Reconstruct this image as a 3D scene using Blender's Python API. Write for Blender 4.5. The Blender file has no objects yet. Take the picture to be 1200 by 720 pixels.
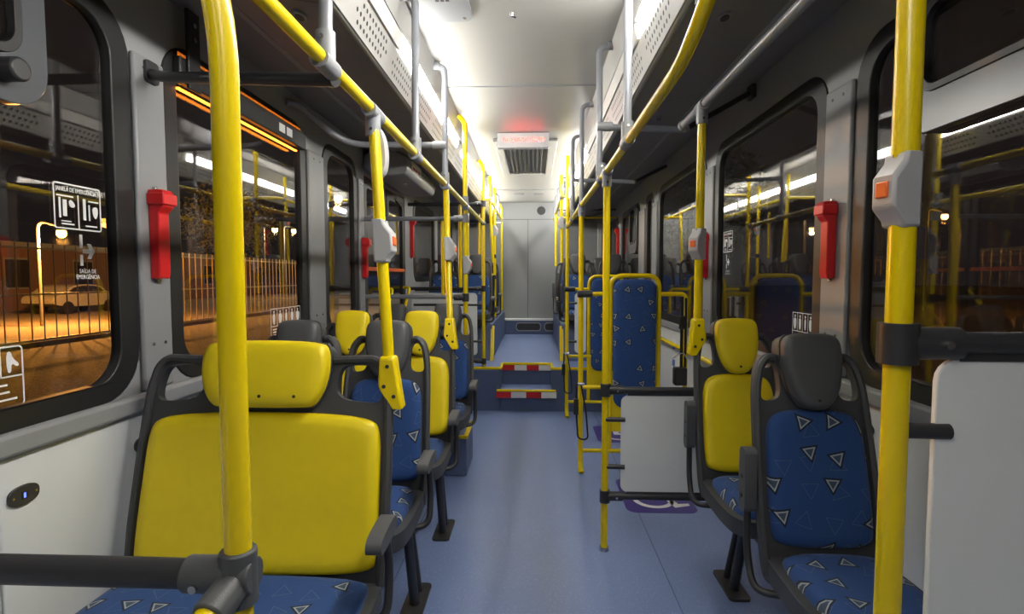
import bpy, bmesh, math, random
from mathutils import Vector, Matrix, geometry
random.seed(7)
PI = math.pi
V = Vector
scene = bpy.context.scene
C = scene.collection

# ------------------------------------------------------------------ camera, world, exposure
cam_d = bpy.data.cameras.new('camera')
cam = bpy.data.objects.new('camera', cam_d)
C.objects.link(cam)
cam.location = (0, 0, 1.35)
cam.rotation_euler = (math.radians(90 - 3.18), 0, math.radians(2.36))
cam_d.sensor_width = 36
cam_d.lens = 36 * 630 / 1200
cam_d.clip_start = 0.02
cam_d.clip_end = 400
scene.camera = cam
world = bpy.data.worlds.new('night_sky')
scene.world = world
world.use_nodes = True
bg = world.node_tree.nodes['Background']
bg.inputs[0].default_value = (0.0035, 0.0028, 0.0028, 1)
bg.inputs[1].default_value = 1.0
scene.view_settings.view_transform = 'Standard'
scene.view_settings.look = 'None'
scene.view_settings.exposure = 2.2
scene.view_settings.gamma = 1
scene.view_settings.use_curve_mapping = False
LIT = 15.0          # strip light emission strength

# ------------------------------------------------------------------ dimensions of the bus
XL, XR = -1.27, 1.15
Y0, Y1 = -1.6, 8.67
YS = 5.36            # riser of the rear platform
ZP = 0.44            # platform height
ZC = 2.55
ZLED = 0.925

# ------------------------------------------------------------------ helpers
def chaikin(p, n=2):
    for _ in range(n):
        q = []
        for i in range(len(p)):
            a, b = p[i], p[(i + 1) % len(p)]
            q.append((a[0] * .75 + b[0] * .25, a[1] * .75 + b[1] * .25))
            q.append((a[0] * .25 + b[0] * .75, a[1] * .25 + b[1] * .75))
        p = q
    return p

def rrect(u0, v0, u1, v1, r, n=5):
    o = []
    for cx, cy, a in ((u1 - r, v1 - r, 0), (u0 + r, v1 - r, 90), (u0 + r, v0 + r, 180), (u1 - r, v0 + r, 270)):
        for k in range(n + 1):
            t = math.radians(a + 90 * k / n)
            o.append((cx + r * math.cos(t), cy + r * math.sin(t)))
    return o

def circ(cx, cy, r, n=16):
    return [(cx + r * math.cos(2 * PI * k / n), cy + r * math.sin(2 * PI * k / n)) for k in range(n)]

def fillet(pts, rad, n=6):
    pts = [V(p) for p in pts]
    out = [pts[0]]
    for i in range(1, len(pts) - 1):
        p = pts[i]
        a, b = pts[i - 1] - p, pts[i + 1] - p
        d = min(rad, a.length * .48, b.length * .48)
        s, e = p + a.normalized() * d, p + b.normalized() * d
        for k in range(n + 1):
            t = k / n
            out.append(s * (1 - t) ** 2 + p * 2 * t * (1 - t) + e * t * t)
    out.append(pts[-1])
    return out

class MB:
    """collects shapes that become one mesh object"""
    def __init__(s):
        s.v = []; s.f = []
    def add(s, vs, fs):
        o = len(s.v)
        s.v += [V(p) for p in vs]
        s.f += [tuple(i + o for i in f) for f in fs]
        return s
    def box(s, a, b):
        x0, y0, z0 = a; x1, y1, z1 = b
        return s.add([(x0, y0, z0), (x1, y0, z0), (x1, y1, z0), (x0, y1, z0), (x0, y0, z1), (x1, y0, z1), (x1, y1, z1), (x0, y1, z1)],
                     [(0, 3, 2, 1), (4, 5, 6, 7), (0, 1, 5, 4), (1, 2, 6, 5), (2, 3, 7, 6), (3, 0, 4, 7)])
    def obox(s, c, ax, half):
        c = V(c); e = [V(a).normalized() * h for a, h in zip(ax, half)]
        vs = [c + e[0] * i + e[1] * j + e[2] * k for k in (-1, 1) for i, j in ((-1, -1), (1, -1), (1, 1), (-1, 1))]
        return s.add(vs, [(0, 3, 2, 1), (4, 5, 6, 7), (0, 1, 5, 4), (1, 2, 6, 5), (2, 3, 7, 6), (3, 0, 4, 7)])
    def tube(s, pts, r, seg=14, fil=.05, r1=None):
        P = fillet(pts, fil) if len(pts) > 2 else [V(p) for p in pts]
        n = len(P)
        t0 = (P[1] - P[0]).normalized()
        up = V((0, 0, 1)) if abs(t0.z) < .9 else V((1, 0, 0))
        u = t0.cross(up).normalized()
        vs = []
        for i, p in enumerate(P):
            t = (P[min(i + 1, n - 1)] - P[max(i - 1, 0)]).normalized()
            u = (u - t * u.dot(t)).normalized()
            w = t.cross(u)
            rr = r if r1 is None else r + (r1 - r) * i / (n - 1)
            for k in range(seg):
                a = 2 * PI * k / seg
                vs.append(p + (u * math.cos(a) + w * math.sin(a)) * rr)
        fs = []
        for i in range(n - 1):
            for k in range(seg):
                k2 = (k + 1) % seg
                fs.append((i * seg + k, i * seg + k2, (i + 1) * seg + k2, (i + 1) * seg + k))
        fs.append(tuple(reversed(range(seg))))
        fs.append(tuple((n - 1) * seg + k for k in range(seg)))
        return s.add(vs, fs)
    def prism(s, outer, holes, org, ux, uy, ext):
        org, ux, uy, ext = V(org), V(ux), V(uy), V(ext)
        loops = [outer] + list(holes)
        flat = [p for l in loops for p in l]
        tris = geometry.tessellate_polygon([[V((p[0], p[1], 0)) for p in l] for l in loops])
        a = [org + ux * p[0] + uy * p[1] for p in flat]
        n = len(flat)
        vs = a + [p + ext for p in a]
        fs = [tuple(t) for t in tris] + [tuple(i + n for i in reversed(t)) for t in tris]
        o = 0
        for l in loops:
            m = len(l)
            for i in range(m):
                j = (i + 1) % m
                fs.append((o + i, o + j, o + j + n, o + i + n))
            o += m
        return s.add(vs, fs)
    def pillow(s, outline, org, ux, uy, nn, prof, back=0.0):
        """prof: list of (inset, height) rings from the rim to the crown"""
        org, ux, uy, nn = V(org), V(ux), V(uy), V(nn)
        us = [p[0] for p in outline]; vs_ = [p[1] for p in outline]
        cu, cv = (min(us) + max(us)) / 2, (min(vs_) + max(vs_)) / 2
        hu, hv = (max(us) - min(us)) / 2, (max(vs_) - min(vs_)) / 2
        n = len(outline)
        vs = [org + ux * p[0] + uy * p[1] + nn * back for p in outline]
        for d, h in prof:
            su, sv = max(0, 1 - d / hu), max(0, 1 - d / hv)
            for p in outline:
                vs.append(org + ux * (cu + (p[0] - cu) * su) + uy * (cv + (p[1] - cv) * sv) + nn * h)
        fs = [tuple(reversed(range(n)))]
        m = len(prof) + 1
        for i in range(m - 1):
            for k in range(n):
                k2 = (k + 1) % n
                fs.append((i * n + k, i * n + k2, (i + 1) * n + k2, (i + 1) * n + k))
        vs.append(org + ux * cu + uy * cv + nn * prof[-1][1])
        c = len(vs) - 1
        for k in range(n):
            fs.append(((m - 1) * n + k, (m - 1) * n + (k + 1) % n, c))
        return s.add(vs, fs)
    def build(s, name, mat, parent=None, org=None, bevel=0, smooth=38, kind=None):
        if parent is not None:
            p, off = parent, V((0, 0, 0))
            while p is not None:
                off += p.location; p = p.parent
        else:
            off = V(org) if org is not None else V((0, 0, 0))
        me = bpy.data.meshes.new(name)
        me.from_pydata([tuple(p - off) for p in s.v], [], s.f)
        bm = bmesh.new(); bm.from_mesh(me)
        bmesh.ops.recalc_face_normals(bm, faces=bm.faces)
        bm.to_mesh(me); bm.free()
        if smooth:
            me.polygons.foreach_set('use_smooth', [True] * len(me.polygons))
            me.set_sharp_from_angle(angle=math.radians(smooth))
        me.materials.append(mat)
        o = bpy.data.objects.new(name, me)
        C.objects.link(o)
        if parent is not None:
            o.parent = parent
        else:
            o.location = off
        if bevel:
            b = o.modifiers.new('bevel', 'BEVEL'); b.width = bevel; b.segments = 2; b.limit_method = 'ANGLE'; b.angle_limit = math.radians(40)
        if kind:
            o['kind'] = kind
        return o

def tag(o, label, cat, group=None):
    o['label'] = label; o['category'] = cat
    if group: o['group'] = group
    return o
def thing(name, label, cat, loc=(0, 0, 0), group=None):
    o = bpy.data.objects.new(name, None); C.objects.link(o)
    o.location = loc; o.empty_display_size = .05
    return tag(o, label, cat, group)
def struct_empty(name, loc=(0, 0, 0)):
    o = bpy.data.objects.new(name, None); C.objects.link(o); o.location = loc; o['kind'] = 'structure'
    return o
def copy_tree(o, parent=None):
    c = o.copy(); C.objects.link(c); c.parent = parent
    for ch in o.children:
        copy_tree(ch, c)
    return c
def text_mb(mb, txt, size, org, ux, uy, nn, depth=.0006, align='LEFT', sx=1.0):
    cu = bpy.data.curves.new('lettering', 'FONT'); cu.body = txt; cu.size = size; cu.align_x = align
    cu.extrude = depth / 2; cu.resolution_u = 2
    o = bpy.data.objects.new('lettering', cu); C.objects.link(o)
    dg = bpy.context.evaluated_depsgraph_get()
    me = o.evaluated_get(dg).to_mesh()
    org, ux, uy, nn = V(org), V(ux), V(uy), V(nn)
    mb.add([org + ux * p.co.x * sx + uy * p.co.y + nn * (p.co.z + depth / 2) for p in me.vertices], [tuple(f.vertices) for f in me.polygons])
    o.evaluated_get(dg).to_mesh_clear()
    bpy.data.objects.remove(o); bpy.data.curves.remove(cu)
    return mb

# ------------------------------------------------------------------ materials
def mat_base(name):
    m = bpy.data.materials.new(name); m.use_nodes = True
    return m, m.node_tree, m.node_tree.nodes['Principled BSDF']
def plain(name, col, rough=.5, metal=0, var=.0, scale=8, bump=0, bscale=200, spec=.5):
    m, nt, b = mat_base(name)
    b.inputs['Roughness'].default_value = rough
    b.inputs['Metallic'].default_value = metal
    b.inputs['Specular IOR Level'].default_value = spec
    tc = nt.nodes.new('ShaderNodeTexCoord')
    nz = nt.nodes.new('ShaderNodeTexNoise'); nz.inputs['Scale'].default_value = scale; nz.inputs['Detail'].default_value = 4
    nt.links.new(tc.outputs['Object'], nz.inputs['Vector'])
    mx = nt.nodes.new('ShaderNodeMix'); mx.data_type = 'RGBA'
    mx.inputs['A'].default_value = tuple(max(0, c * (1 - var)) for c in col) + (1,)
    mx.inputs['B'].default_value = tuple(min(1, c * (1 + var)) for c in col) + (1,)
    nt.links.new(nz.outputs['Fac'], mx.inputs['Factor'])
    nt.links.new(mx.outputs['Result'], b.inputs['Base Color'])
    if bump:
        n2 = nt.nodes.new('ShaderNodeTexNoise'); n2.inputs['Scale'].default_value = bscale; n2.inputs['Detail'].default_value = 2
        nt.links.new(tc.outputs['Object'], n2.inputs['Vector'])
        bp = nt.nodes.new('ShaderNodeBump'); bp.inputs['Strength'].default_value = bump; bp.inputs['Distance'].default_value = .002
        nt.links.new(n2.outputs['Fac'], bp.inputs['Height']); nt.links.new(bp.outputs['Normal'], b.inputs['Normal'])
    return m
def emit(name, col, st):
    m, nt, b = mat_base(name)
    b.inputs['Base Color'].default_value = col + (1,)
    b.inputs['Emission Color'].default_value = col + (1,)
    b.inputs['Emission Strength'].default_value = st
    return m
def glass(name, tint, ior=1.5, gain=1.0):
    m = bpy.data.materials.new(name); m.use_nodes = True
    nt = m.node_tree; nt.nodes.remove(nt.nodes['Principled BSDF'])
    out = nt.nodes['Material Output']
    fr = nt.nodes.new('ShaderNodeFresnel')
    ge = nt.nodes.new('ShaderNodeNewGeometry')
    io = nt.nodes.new('ShaderNodeMapRange'); io.inputs['To Min'].default_value = ior; io.inputs['To Max'].default_value = 1 / ior
    nt.links.new(ge.outputs['Backfacing'], io.inputs['Value']); nt.links.new(io.outputs[0], fr.inputs['IOR'])
    mu = nt.nodes.new('ShaderNodeMath'); mu.operation = 'MULTIPLY'; mu.use_clamp = True; mu.inputs[1].default_value = gain
    nt.links.new(fr.outputs[0], mu.inputs[0])
    tr = nt.nodes.new('ShaderNodeBsdfTransparent'); tr.inputs[0].default_value = tint + (1,)
    gl = nt.nodes.new('ShaderNodeBsdfGlossy'); gl.inputs['Roughness'].default_value = .012
    gl.inputs['Color'].default_value = (.95, .95, .95, 1)
    mx = nt.nodes.new('ShaderNodeMixShader')
    nt.links.new(mu.outputs[0], mx.inputs[0]); nt.links.new(tr.outputs[0], mx.inputs[1]); nt.links.new(gl.outputs[0], mx.inputs[2])
    nt.links.new(mx.outputs[0], out.inputs[0])
    return m

def fabric(name, axes):
    """woven blue cloth printed with outlined triangles"""
    m, nt, b = mat_base(name)
    N, Lk = nt.nodes.new, nt.links.new
    def math_(op, a, c=None, d=None):
        n = N('ShaderNodeMath'); n.operation = op
        for i, x in enumerate((a, c, d)):
            if x is None: continue
            if isinstance(x, (int, float)): n.inputs[i].default_value = x
            else: Lk(x, n.inputs[i])
        return n.outputs[0]
    tc = N('ShaderNodeTexCoord'); sp = N('ShaderNodeSeparateXYZ'); Lk(tc.outputs['Object'], sp.inputs[0])
    oi = N('ShaderNodeObjectInfo')
    u, v = sp.outputs[axes[0]], sp.outputs[axes[1]]
    def layer(scale, seed, r):
        su = math_('ADD', math_('MULTIPLY', u, scale), seed); sv = math_('ADD', math_('MULTIPLY', v, scale), seed * 1.7)
        fv = math_('FLOOR', sv)
        w1 = N('ShaderNodeTexWhiteNoise'); w1.noise_dimensions = '1D'; Lk(math_('ADD', fv, seed), w1.inputs['W'])
        su = math_('ADD', su, math_('MULTIPLY', w1.outputs['Value'], 3.0))
        fu = math_('FLOOR', su)
        cb = N('ShaderNodeCombineXYZ'); Lk(fu, cb.inputs[0]); Lk(fv, cb.inputs[1]); Lk(oi.outputs['Random'], cb.inputs[2])
        wn = N('ShaderNodeTexWhiteNoise'); wn.noise_dimensions = '3D'; Lk(cb.outputs[0], wn.inputs['Vector'])
        sc = N('ShaderNodeSeparateColor'); Lk(wn.outputs['Color'], sc.inputs[0])
        lu = math_('SUBTRACT', math_('SUBTRACT', math_('FRACT', su), .5), math_('MULTIPLY', math_('SUBTRACT', sc.outputs[0], .5), .24))
        lv = math_('SUBTRACT', math_('SUBTRACT', math_('FRACT', sv), .5), math_('MULTIPLY', math_('SUBTRACT', sc.outputs[1], .5), .24))
        c2 = N('ShaderNodeCombineXYZ'); Lk(lu, c2.inputs[0]); Lk(lv, c2.inputs[1])
        vr = N('ShaderNodeVectorRotate'); vr.rotation_type = 'Z_AXIS'; Lk(c2.outputs[0], vr.inputs['Vector'])
        Lk(math_('MULTIPLY', sc.outputs[2], 6.283), vr.inputs['Angle'])
        s2 = N('ShaderNodeSeparateXYZ'); Lk(vr.outputs[0], s2.inputs[0])
        x, y = s2.outputs[0], s2.outputs[1]
        hy = math_('MULTIPLY', y, .5)
        d = math_('MAXIMUM', math_('MULTIPLY', y, -1), math_('MAXIMUM', math_('ADD', math_('MULTIPLY', x, .866), hy), math_('SUBTRACT', hy, math_('MULTIPLY', x, .866))))
        return d, wn.outputs['Value']
    def band(d, a, c):
        return math_('MULTIPLY', math_('GREATER_THAN', d, a), math_('LESS_THAN', d, c))
    def mix(fac, A, B):
        n = N('ShaderNodeMix'); n.data_type = 'RGBA'; Lk(fac, n.inputs['Factor'])
        for k, x in (('A', A), ('B', B)):
            if isinstance(x, tuple): n.inputs[k].default_value = x + (1,)
            else: Lk(x, n.inputs[k])
        return n.outputs['Result']
    nz = N('ShaderNodeTexNoise'); nz.inputs['Scale'].default_value = 400; Lk(tc.outputs['Object'], nz.inputs['Vector'])
    col = mix(nz.outputs['Fac'], (.009, .040, .150), (.020, .078, .270))
    d2, r2 = layer(12, 5.3, 0)
    col = mix(math_('MULTIPLY', math_('MULTIPLY', band(d2, .165, .180), math_('GREATER_THAN', r2, .35)), .55), col, (.16, .20, .24))
    d1, r1 = layer(11, 2.1, 0)
    vis = math_('GREATER_THAN', r1, .40)
    col = mix(math_('MULTIPLY', math_('LESS_THAN', d1, .185), vis), col, (.006, .010, .022))
    col = mix(math_('MULTIPLY', math_('LESS_THAN', d1, .085), vis), col, (.05, .075, .12))
    col = mix(math_('MULTIPLY', band(d1, .085, .130), vis), col, (.36, .39, .42))
    Lk(col, b.inputs['Base Color'])
    b.inputs['Roughness'].default_value = .85
    b.inputs['Sheen Weight'].default_value = .08
    bp = N('ShaderNodeBump'); bp.inputs['Strength'].default_value = .25; bp.inputs['Distance'].default_value = .001
    Lk(nz.outputs['Fac'], bp.inputs['Height']); Lk(bp.outputs['Normal'], b.inputs['Normal'])
    return m

def floor_mat(name, base, rough=.33):
    m, nt, b = mat_base(name)
    N, Lk = nt.nodes.new, nt.links.new
    tc = N('ShaderNodeTexCoord')
    big = N('ShaderNodeTexNoise'); big.inputs['Scale'].default_value = 2.2; big.inputs['Detail'].default_value = 5; Lk(tc.outputs['Object'], big.inputs['Vector'])
    fine = N('ShaderNodeTexNoise'); fine.inputs['Scale'].default_value = 130; fine.inputs['Detail'].default_value = 2; Lk(tc.outputs['Object'], fine.inputs['Vector'])
    vo = N('ShaderNodeTexVoronoi'); vo.inputs['Scale'].default_value = 85; Lk(tc.outputs['Object'], vo.inputs['Vector'])
    def mix(fac, A, B):
        n = N('ShaderNodeMix'); n.data_type = 'RGBA'; Lk(fac, n.inputs['Factor'])
        for k, x in (('A', A), ('B', B)):
            if isinstance(x, tuple): n.inputs[k].default_value = x + (1,)
            else: Lk(x, n.inputs[k])
        return n.outputs['Result']
    c = mix(big.outputs['Fac'], tuple(x * .85 for x in base), tuple(x * 1.12 for x in base))
    r = N('ShaderNodeValToRGB'); r.color_ramp.elements[0].position = .35; r.color_ramp.elements[1].position = .65; Lk(fine.outputs['Fac'], r.inputs[0])
    mu = N('ShaderNodeMath'); mu.operation = 'MULTIPLY'; mu.inputs[1].default_value = .35; Lk(r.outputs[0], mu.inputs[0])
    c = mix(mu.outputs[0], c, tuple(x * .72 for x in base))
    lt = N('ShaderNodeMath'); lt.operation = 'LESS_THAN'; lt.inputs[1].default_value = .17; Lk(vo.outputs['Distance'], lt.inputs[0])
    m2 = N('ShaderNodeMath'); m2.operation = 'MULTIPLY'; m2.inputs[1].default_value = .5; Lk(lt.outputs[0], m2.inputs[0])
    c = mix(m2.outputs[0], c, tuple(min(1, x * 1.9 + .05) for x in base))
    Lk(c, b.inputs['Base Color'])
    rr = N('ShaderNodeMapRange'); rr.inputs['To Min'].default_value = rough - .08; rr.inputs['To Max'].default_value = rough + .12
    Lk(big.outputs['Fac'], rr.inputs['Value']); Lk(rr.outputs[0], b.inputs['Roughness'])
    bp = N('ShaderNodeBump'); bp.inputs['Strength'].default_value = .15; bp.inputs['Distance'].default_value = .002
    Lk(fine.outputs['Fac'], bp.inputs['Height']); Lk(bp.outputs['Normal'], b.inputs['Normal'])
    return m

def gravel_mat(name):
    m, nt, b = mat_base(name)
    N, Lk = nt.nodes.new, nt.links.new
    tc = N('ShaderNodeTexCoord')
    n1 = N('ShaderNodeTexNoise'); n1.inputs['Scale'].default_value = 18; n1.inputs['Detail'].default_value = 8; n1.inputs['Roughness'].default_value = .75
    Lk(tc.outputs['Object'], n1.inputs['Vector'])
    r = N('ShaderNodeValToRGB'); r.color_ramp.elements[0].position = .38; r.color_ramp.elements[1].position = .66
    r.color_ramp.elements[0].color = (.035, .028, .022, 1); r.color_ramp.elements[1].color = (.34, .27, .20, 1)
    Lk(n1.outputs['Fac'], r.inputs[0]); Lk(r.outputs[0], b.inputs['Base Color'])
    b.inputs['Roughness'].default_value = .9
    bp = N('ShaderNodeBump'); bp.inputs['Strength'].default_value = .8; bp.inputs['Distance'].default_value = .05
    Lk(n1.outputs['Fac'], bp.inputs['Height']); Lk(bp.outputs['Normal'], b.inputs['Normal'])
    return m

M = dict(
    wall=plain('grey_wall_plastic', (.26, .265, .275), .45, var=.08, scale=5, bump=.12, bscale=350),
    ceil=plain('ceiling_laminate', (.33, .328, .315), .38, var=.03),
    duct=plain('duct_plastic', (.36, .357, .345), .42, var=.03),
    under=plain('duct_underside_plastic', (.20, .195, .195), .5, var=.06, bump=.1, bscale=300),
    rubber=plain('black_rubber', (.012, .012, .013), .45, var=.1),
    pillar=plain('pillar_plastic', (.24, .245, .255), .42, var=.06),
    white=plain('white_side_panel', (.66, .68, .69), .35, var=.04, scale=3),
    screen=plain('pale_screen_panel', (.76, .78, .77), .4, var=.03, scale=4),
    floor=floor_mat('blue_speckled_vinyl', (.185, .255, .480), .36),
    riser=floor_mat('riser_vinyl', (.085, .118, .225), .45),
    yellow=plain('yellow_enamel', (.80, .60, .003), .24, var=.05, scale=10),
    vinyl=plain('yellow_vinyl', (.80, .62, .003), .5, var=.05, scale=30, bump=.15, bscale=500),
    shell=plain('charcoal_seat_plastic', (.050, .052, .057), .5, var=.1, bump=.25, bscale=420),
    headg=plain('grey_seat_vinyl', (.075, .078, .082), .48, var=.1, bump=.2, bscale=420),
    joint=plain('grey_joint_plastic', (.25, .26, .28), .42, var=.06),
    dark=plain('dark_tube_plastic', (.030, .030, .033), .42, var=.1),
    grey=plain('grey_tube_enamel', (.23, .24, .27), .28, var=.05),
    steel=plain('brushed_steel', (.55, .55, .56), .25, metal=1, var=.05),
    red=plain('red_plastic', (.62, .012, .016), .35, var=.06),
    tred=plain('red_tape', (.55, .015, .018), .4, var=.05),
    twhite=plain('white_tape', (.75, .75, .74), .4, var=.03),
    purple=plain('purple_decal', (.050, .035, .230), .4, var=.06),
    sticker=plain('white_print', (.75, .75, .75), .5),
    bluep=plain('blue_print', (.06, .16, .42), .5),
    orange=plain('orange_button_plastic', (.85, .16, .03), .35),
    gbox=plain('pale_grey_box_plastic', (.42, .42, .43), .45, var=.04),
    black=plain('black_webbing', (.012, .012, .013), .7, var=.2, scale=60),
    rear=plain('rear_bulkhead_laminate', (.26, .27, .28), .45, var=.05, scale=2),
    glass=glass('tinted_window_glass', (.82, .80, .77), 1.62, 1.0),
    light=emit('lit_lamp_lens', (1.0, .97, .90), LIT * .75),
    light_front=emit('lit_lamp_lens_front', (1.0, .97, .90), LIT * 1.7),
    light_rear=emit('lit_lamp_lens_rear', (1.0, .97, .90), LIT * .62),
    light_dim=emit('dimmed_lamp_lens', (1.0, .97, .90), LIT * .45),
    amber_spill=emit('amber_led_spill_strip', (1.0, .25, .02), .35),
    lens=plain('unlit_lamp_lens', (.72, .72, .70), .25),
    ledred=emit('red_led', (1.0, .10, .08), 1.2),
    amber=emit('painted_led_reflection', (1.0, .27, .02), 1.6),
    led_white=plain('display_housing', (.72, .73, .76), .4),
    usb=emit('blue_indicator', (.08, .12, 1.0), .8),
    fabric_b=fabric('blue_triangle_fabric_back', (0, 2)),
    fabric_s=fabric('blue_triangle_fabric_seat', (0, 1)),
    gravel=gravel_mat('gravel'),
    sash=plain('sash_grey_metal', (.085, .09, .10), .26, var=.06),
    brick=plain('brick_wall', (.11, .055, .035), .85, var=.3, scale=9),
    fence=plain('fence_paint', (.35, .30, .22), .5),
    pole=plain('lamp_post_steel', (.12, .12, .12), .5),
    leaf=plain('leaves', (.10, .10, .03), .7, var=.5, scale=3),
    bark=plain('bark', (.10, .07, .05), .9, var=.3),
    sodium=emit('sodium_lamp', (1.0, .42, .06), 9),
    warm=emit('warm_lamp', (1.0, .62, .22), 9),
    carp=plain('car_paint', (.30, .30, .32), .3),
    cargl=plain('car_glass', (.02, .02, .025), .1),
)

# ------------------------------------------------------------------ the shell
EY, EZ, EX = V((0, 1, 0)), V((0, 0, 1)), V((1, 0, 0))
fl = MB().box((XL - .06, Y0, -.08), (XR + .06, YS, 0)).build('floor', M['floor'], kind='structure')
for sx_ in (-.62, .60):
    MB().box((sx_ - .002, Y0, 0), (sx_ + .002, YS, .0012)).build('seam', M['riser'], fl)
# rear platform with a recessed step
RX0, RX1, RYB, ZT = -.335, .18, 5.65, .215
pf = MB().prism([(XL, YS), (RX0, YS), (RX0, RYB), (RX1, RYB), (RX1, YS), (XR, YS), (XR, Y1), (XL, Y1)], [], (0, 0, ZP - .03), EX, EY, (0, 0, .03)).build('floor_platform', M['floor'], kind='structure')
r_ = MB()
r_.prism([(XL, YS), (RX0, YS), (RX0, RYB), (RX1, RYB), (RX1, YS), (XR, YS), (XR, YS + .5), (XL, YS + .5)], [], (0, 0, 0), EX, EY, (0, 0, ZP - .03))
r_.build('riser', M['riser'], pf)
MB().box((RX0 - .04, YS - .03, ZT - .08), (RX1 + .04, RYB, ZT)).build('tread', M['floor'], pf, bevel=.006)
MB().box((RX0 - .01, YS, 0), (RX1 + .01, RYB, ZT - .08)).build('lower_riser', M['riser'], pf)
for i_, (a, b) in enumerate((((XL + .02, YS - .012), (RX0, YS + .02)), ((RX1, YS - .012), (XR - .02, YS + .02)), ((RX0 - .015, RYB - .012), (RX1 + .015, RYB + .025)))):
    MB().box((a[0], a[1], ZP - .018), (b[0], b[1], ZP + .006)).build('yellow_nosing', M['yellow'], pf, bevel=.003)
for x_ in (RX0, RX1):
    MB().box((x_ - .015, YS, ZP - .018), (x_ + .015, RYB, ZP + .006)).build('yellow_nosing', M['yellow'], pf, bevel=.003)
MB().box((RX0 - .04, YS - .036, ZT - .012), (RX1 + .04, YS + .005, ZT + .006)).build('yellow_nosing', M['yellow'], pf, bevel=.003)
n_ = 4
for k in range(n_):
    a, b = RX0 - .045 + (RX1 - RX0 + .09) * k / n_, RX0 - .045 + (RX1 - RX0 + .09) * (k + 1) / n_
    MB().box((a, YS - .0335, ZT - .075), (b, YS - .029, ZT - .014)).build('tape', M['tred' if k % 2 == 0 else 'twhite'], pf)
    a, b = RX0 + (RX1 - RX0) * k / n_, RX0 + (RX1 - RX0) * (k + 1) / n_
    MB().box((a, RYB - .014, ZP - .075), (b, RYB - .002, ZP - .02)).build('tape', M['tred' if k % 2 == 0 else 'twhite'], pf)

# ceiling with seams
cl = MB().box((XL - .05, Y0, ZC), (XR + .05, Y1, ZC + .05)).build('ceiling', M['ceil'], kind='structure')
for y in (3.45, 7.43):
    MB().box((-.57, y - .006, ZC - .004), (.40, y + .006, ZC)).build('seam', M['joint'], cl)
MB().box((-.56, 7.46, ZC - .012), (.39, 8.64, ZC - .001)).build('panel', M['ceil'], cl, bevel=.004)
for x in (-.22, .06):
    MB().prism(rrect(-.07, -.025, .07, .025, .02), [], (x, 7.75, ZC - .02), EX, EY, (0, 0, .01)).build('vent_grille', M['joint'], cl)

# windows: outer gasket rectangles (y0, y1) in each side wall
ZW0, ZW1 = .975, 2.175
WL = [(-.7, 1.665), (1.812, 2.97), (3.20, 3.83), (5.62, 6.85), (7.05, 8.3)]
WR = [(-.7, 2.0), (2.19, 3.50), (3.67, 5.07), (5.27, 5.62), (5.93, 7.16), (7.40, 8.4)]
DOOR = (4.0, 5.27)
def make_wall(name, x, sgn, wins, top, door=None):
    outer = [(Y0, 0), (Y1, 0), (Y1, top), (Y0, top)]
    holes = []
    if door:
        outer = [(Y0, 0), (door[0], 0), (door[0], 2.13), (door[1], 2.13), (door[1], 0), (Y1, 0), (Y1, top), (Y0, top)]
    for i, (a, b) in enumerate(wins):
        z0 = ZW0 if b < 5.3 else 1.30
        holes.append(list(reversed(rrect(a + .02, z0 + .02, b - .02, ZW1 - .02, .11 if b - a > .5 else .06))))
    return MB().prism(outer, holes, (x, 0, 0), EY, EZ, (sgn * .05, 0, 0)).build(name, M['wall'], kind='structure')
ZTL, ZTR = 2.31, 2.365
wl = make_wall('wall_left', XL, -1, WL, ZTL, DOOR)
wr = make_wall('wall_right', XR, 1, WR, ZTR)
wf = MB().box((XL, Y0 - .05, 0), (XR, Y0, ZC)).build('wall_front', M['wall'], kind='structure')
wb = MB().box((XL, Y1, ZP), (XR, Y1 + .05, ZC)).build('wall_back', M['rear'], kind='structure')

wcount = [0]
def make_window(x, s, y0, y1, sash=None):
    wcount[0] += 1
    z0 = ZW0 if y1 < 5.3 else 1.30
    w = struct_empty('window_%d' % wcount[0], (x, (y0 + y1) / 2, z0))
    rr_ = .15 if y1 - y0 > .5 else .075
    MB().prism(rrect(y0, z0, y1, ZW1, rr_, 7), [list(reversed(rrect(y0 + .075, z0 + .06, y1 - .075, ZW1 - .065, rr_ - .045, 7)))], (x - s * .006, 0, 0), EY, EZ, (s * .035, 0, 0)).build('gasket', M['rubber'], w, bevel=.004)
    MB().prism(rrect(y0 + .03, z0 + .03, y1 - .03, ZW1 - .03, rr_ - .03, 7), [], (x + s * .012, 0, 0), EY, EZ, (s * .005, 0, 0)).build('pane', M['glass'], w, smooth=0)
    if sash:
        a, b, zz = sash
        ring = rrect(a, zz, b, ZW1 - .03, .10, 7)
        hole = list(reversed(rrect(a + .07, zz + .115, b - .075, ZW1 - .05, .06, 7)))
        sf = MB().prism(ring, [hole], (x - s * .028, 0, 0), EY, EZ, (s * .036, 0, 0)).build('sash_frame', M['sash'], w, bevel=.01)
        MB().prism(rrect(a + .065, zz + .11, b - .07, ZW1 - .045, .06, 7), [list(reversed(rrect(a + .085, zz + .13, b - .09, ZW1 - .06, .05, 7)))], (x - s * .034, 0, 0), EY, EZ, (s * .02, 0, 0)).build('sash_gasket', M['rubber'], sf, bevel=.003)
        MB().prism(rrect(a + .075, zz + .12, b - .08, ZW1 - .05, .055, 7), [], (x - s * .016, 0, 0), EY, EZ, (s * .004, 0, 0)).build('sash_pane', M['glass'], sf, smooth=0)
    return w
for i, (a, b) in enumerate(WL):
    w = make_window(XL, -1, a, b, (-.5, 1.355, 1.765) if i == 0 else None)
    if i == 0:
        MB().tube([(XL + .02, 1.235, 1.835), (XL + .075, 1.235, 1.835)], .028, 18).build('latch_knob', M['dark'], w, bevel=.006)
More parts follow.
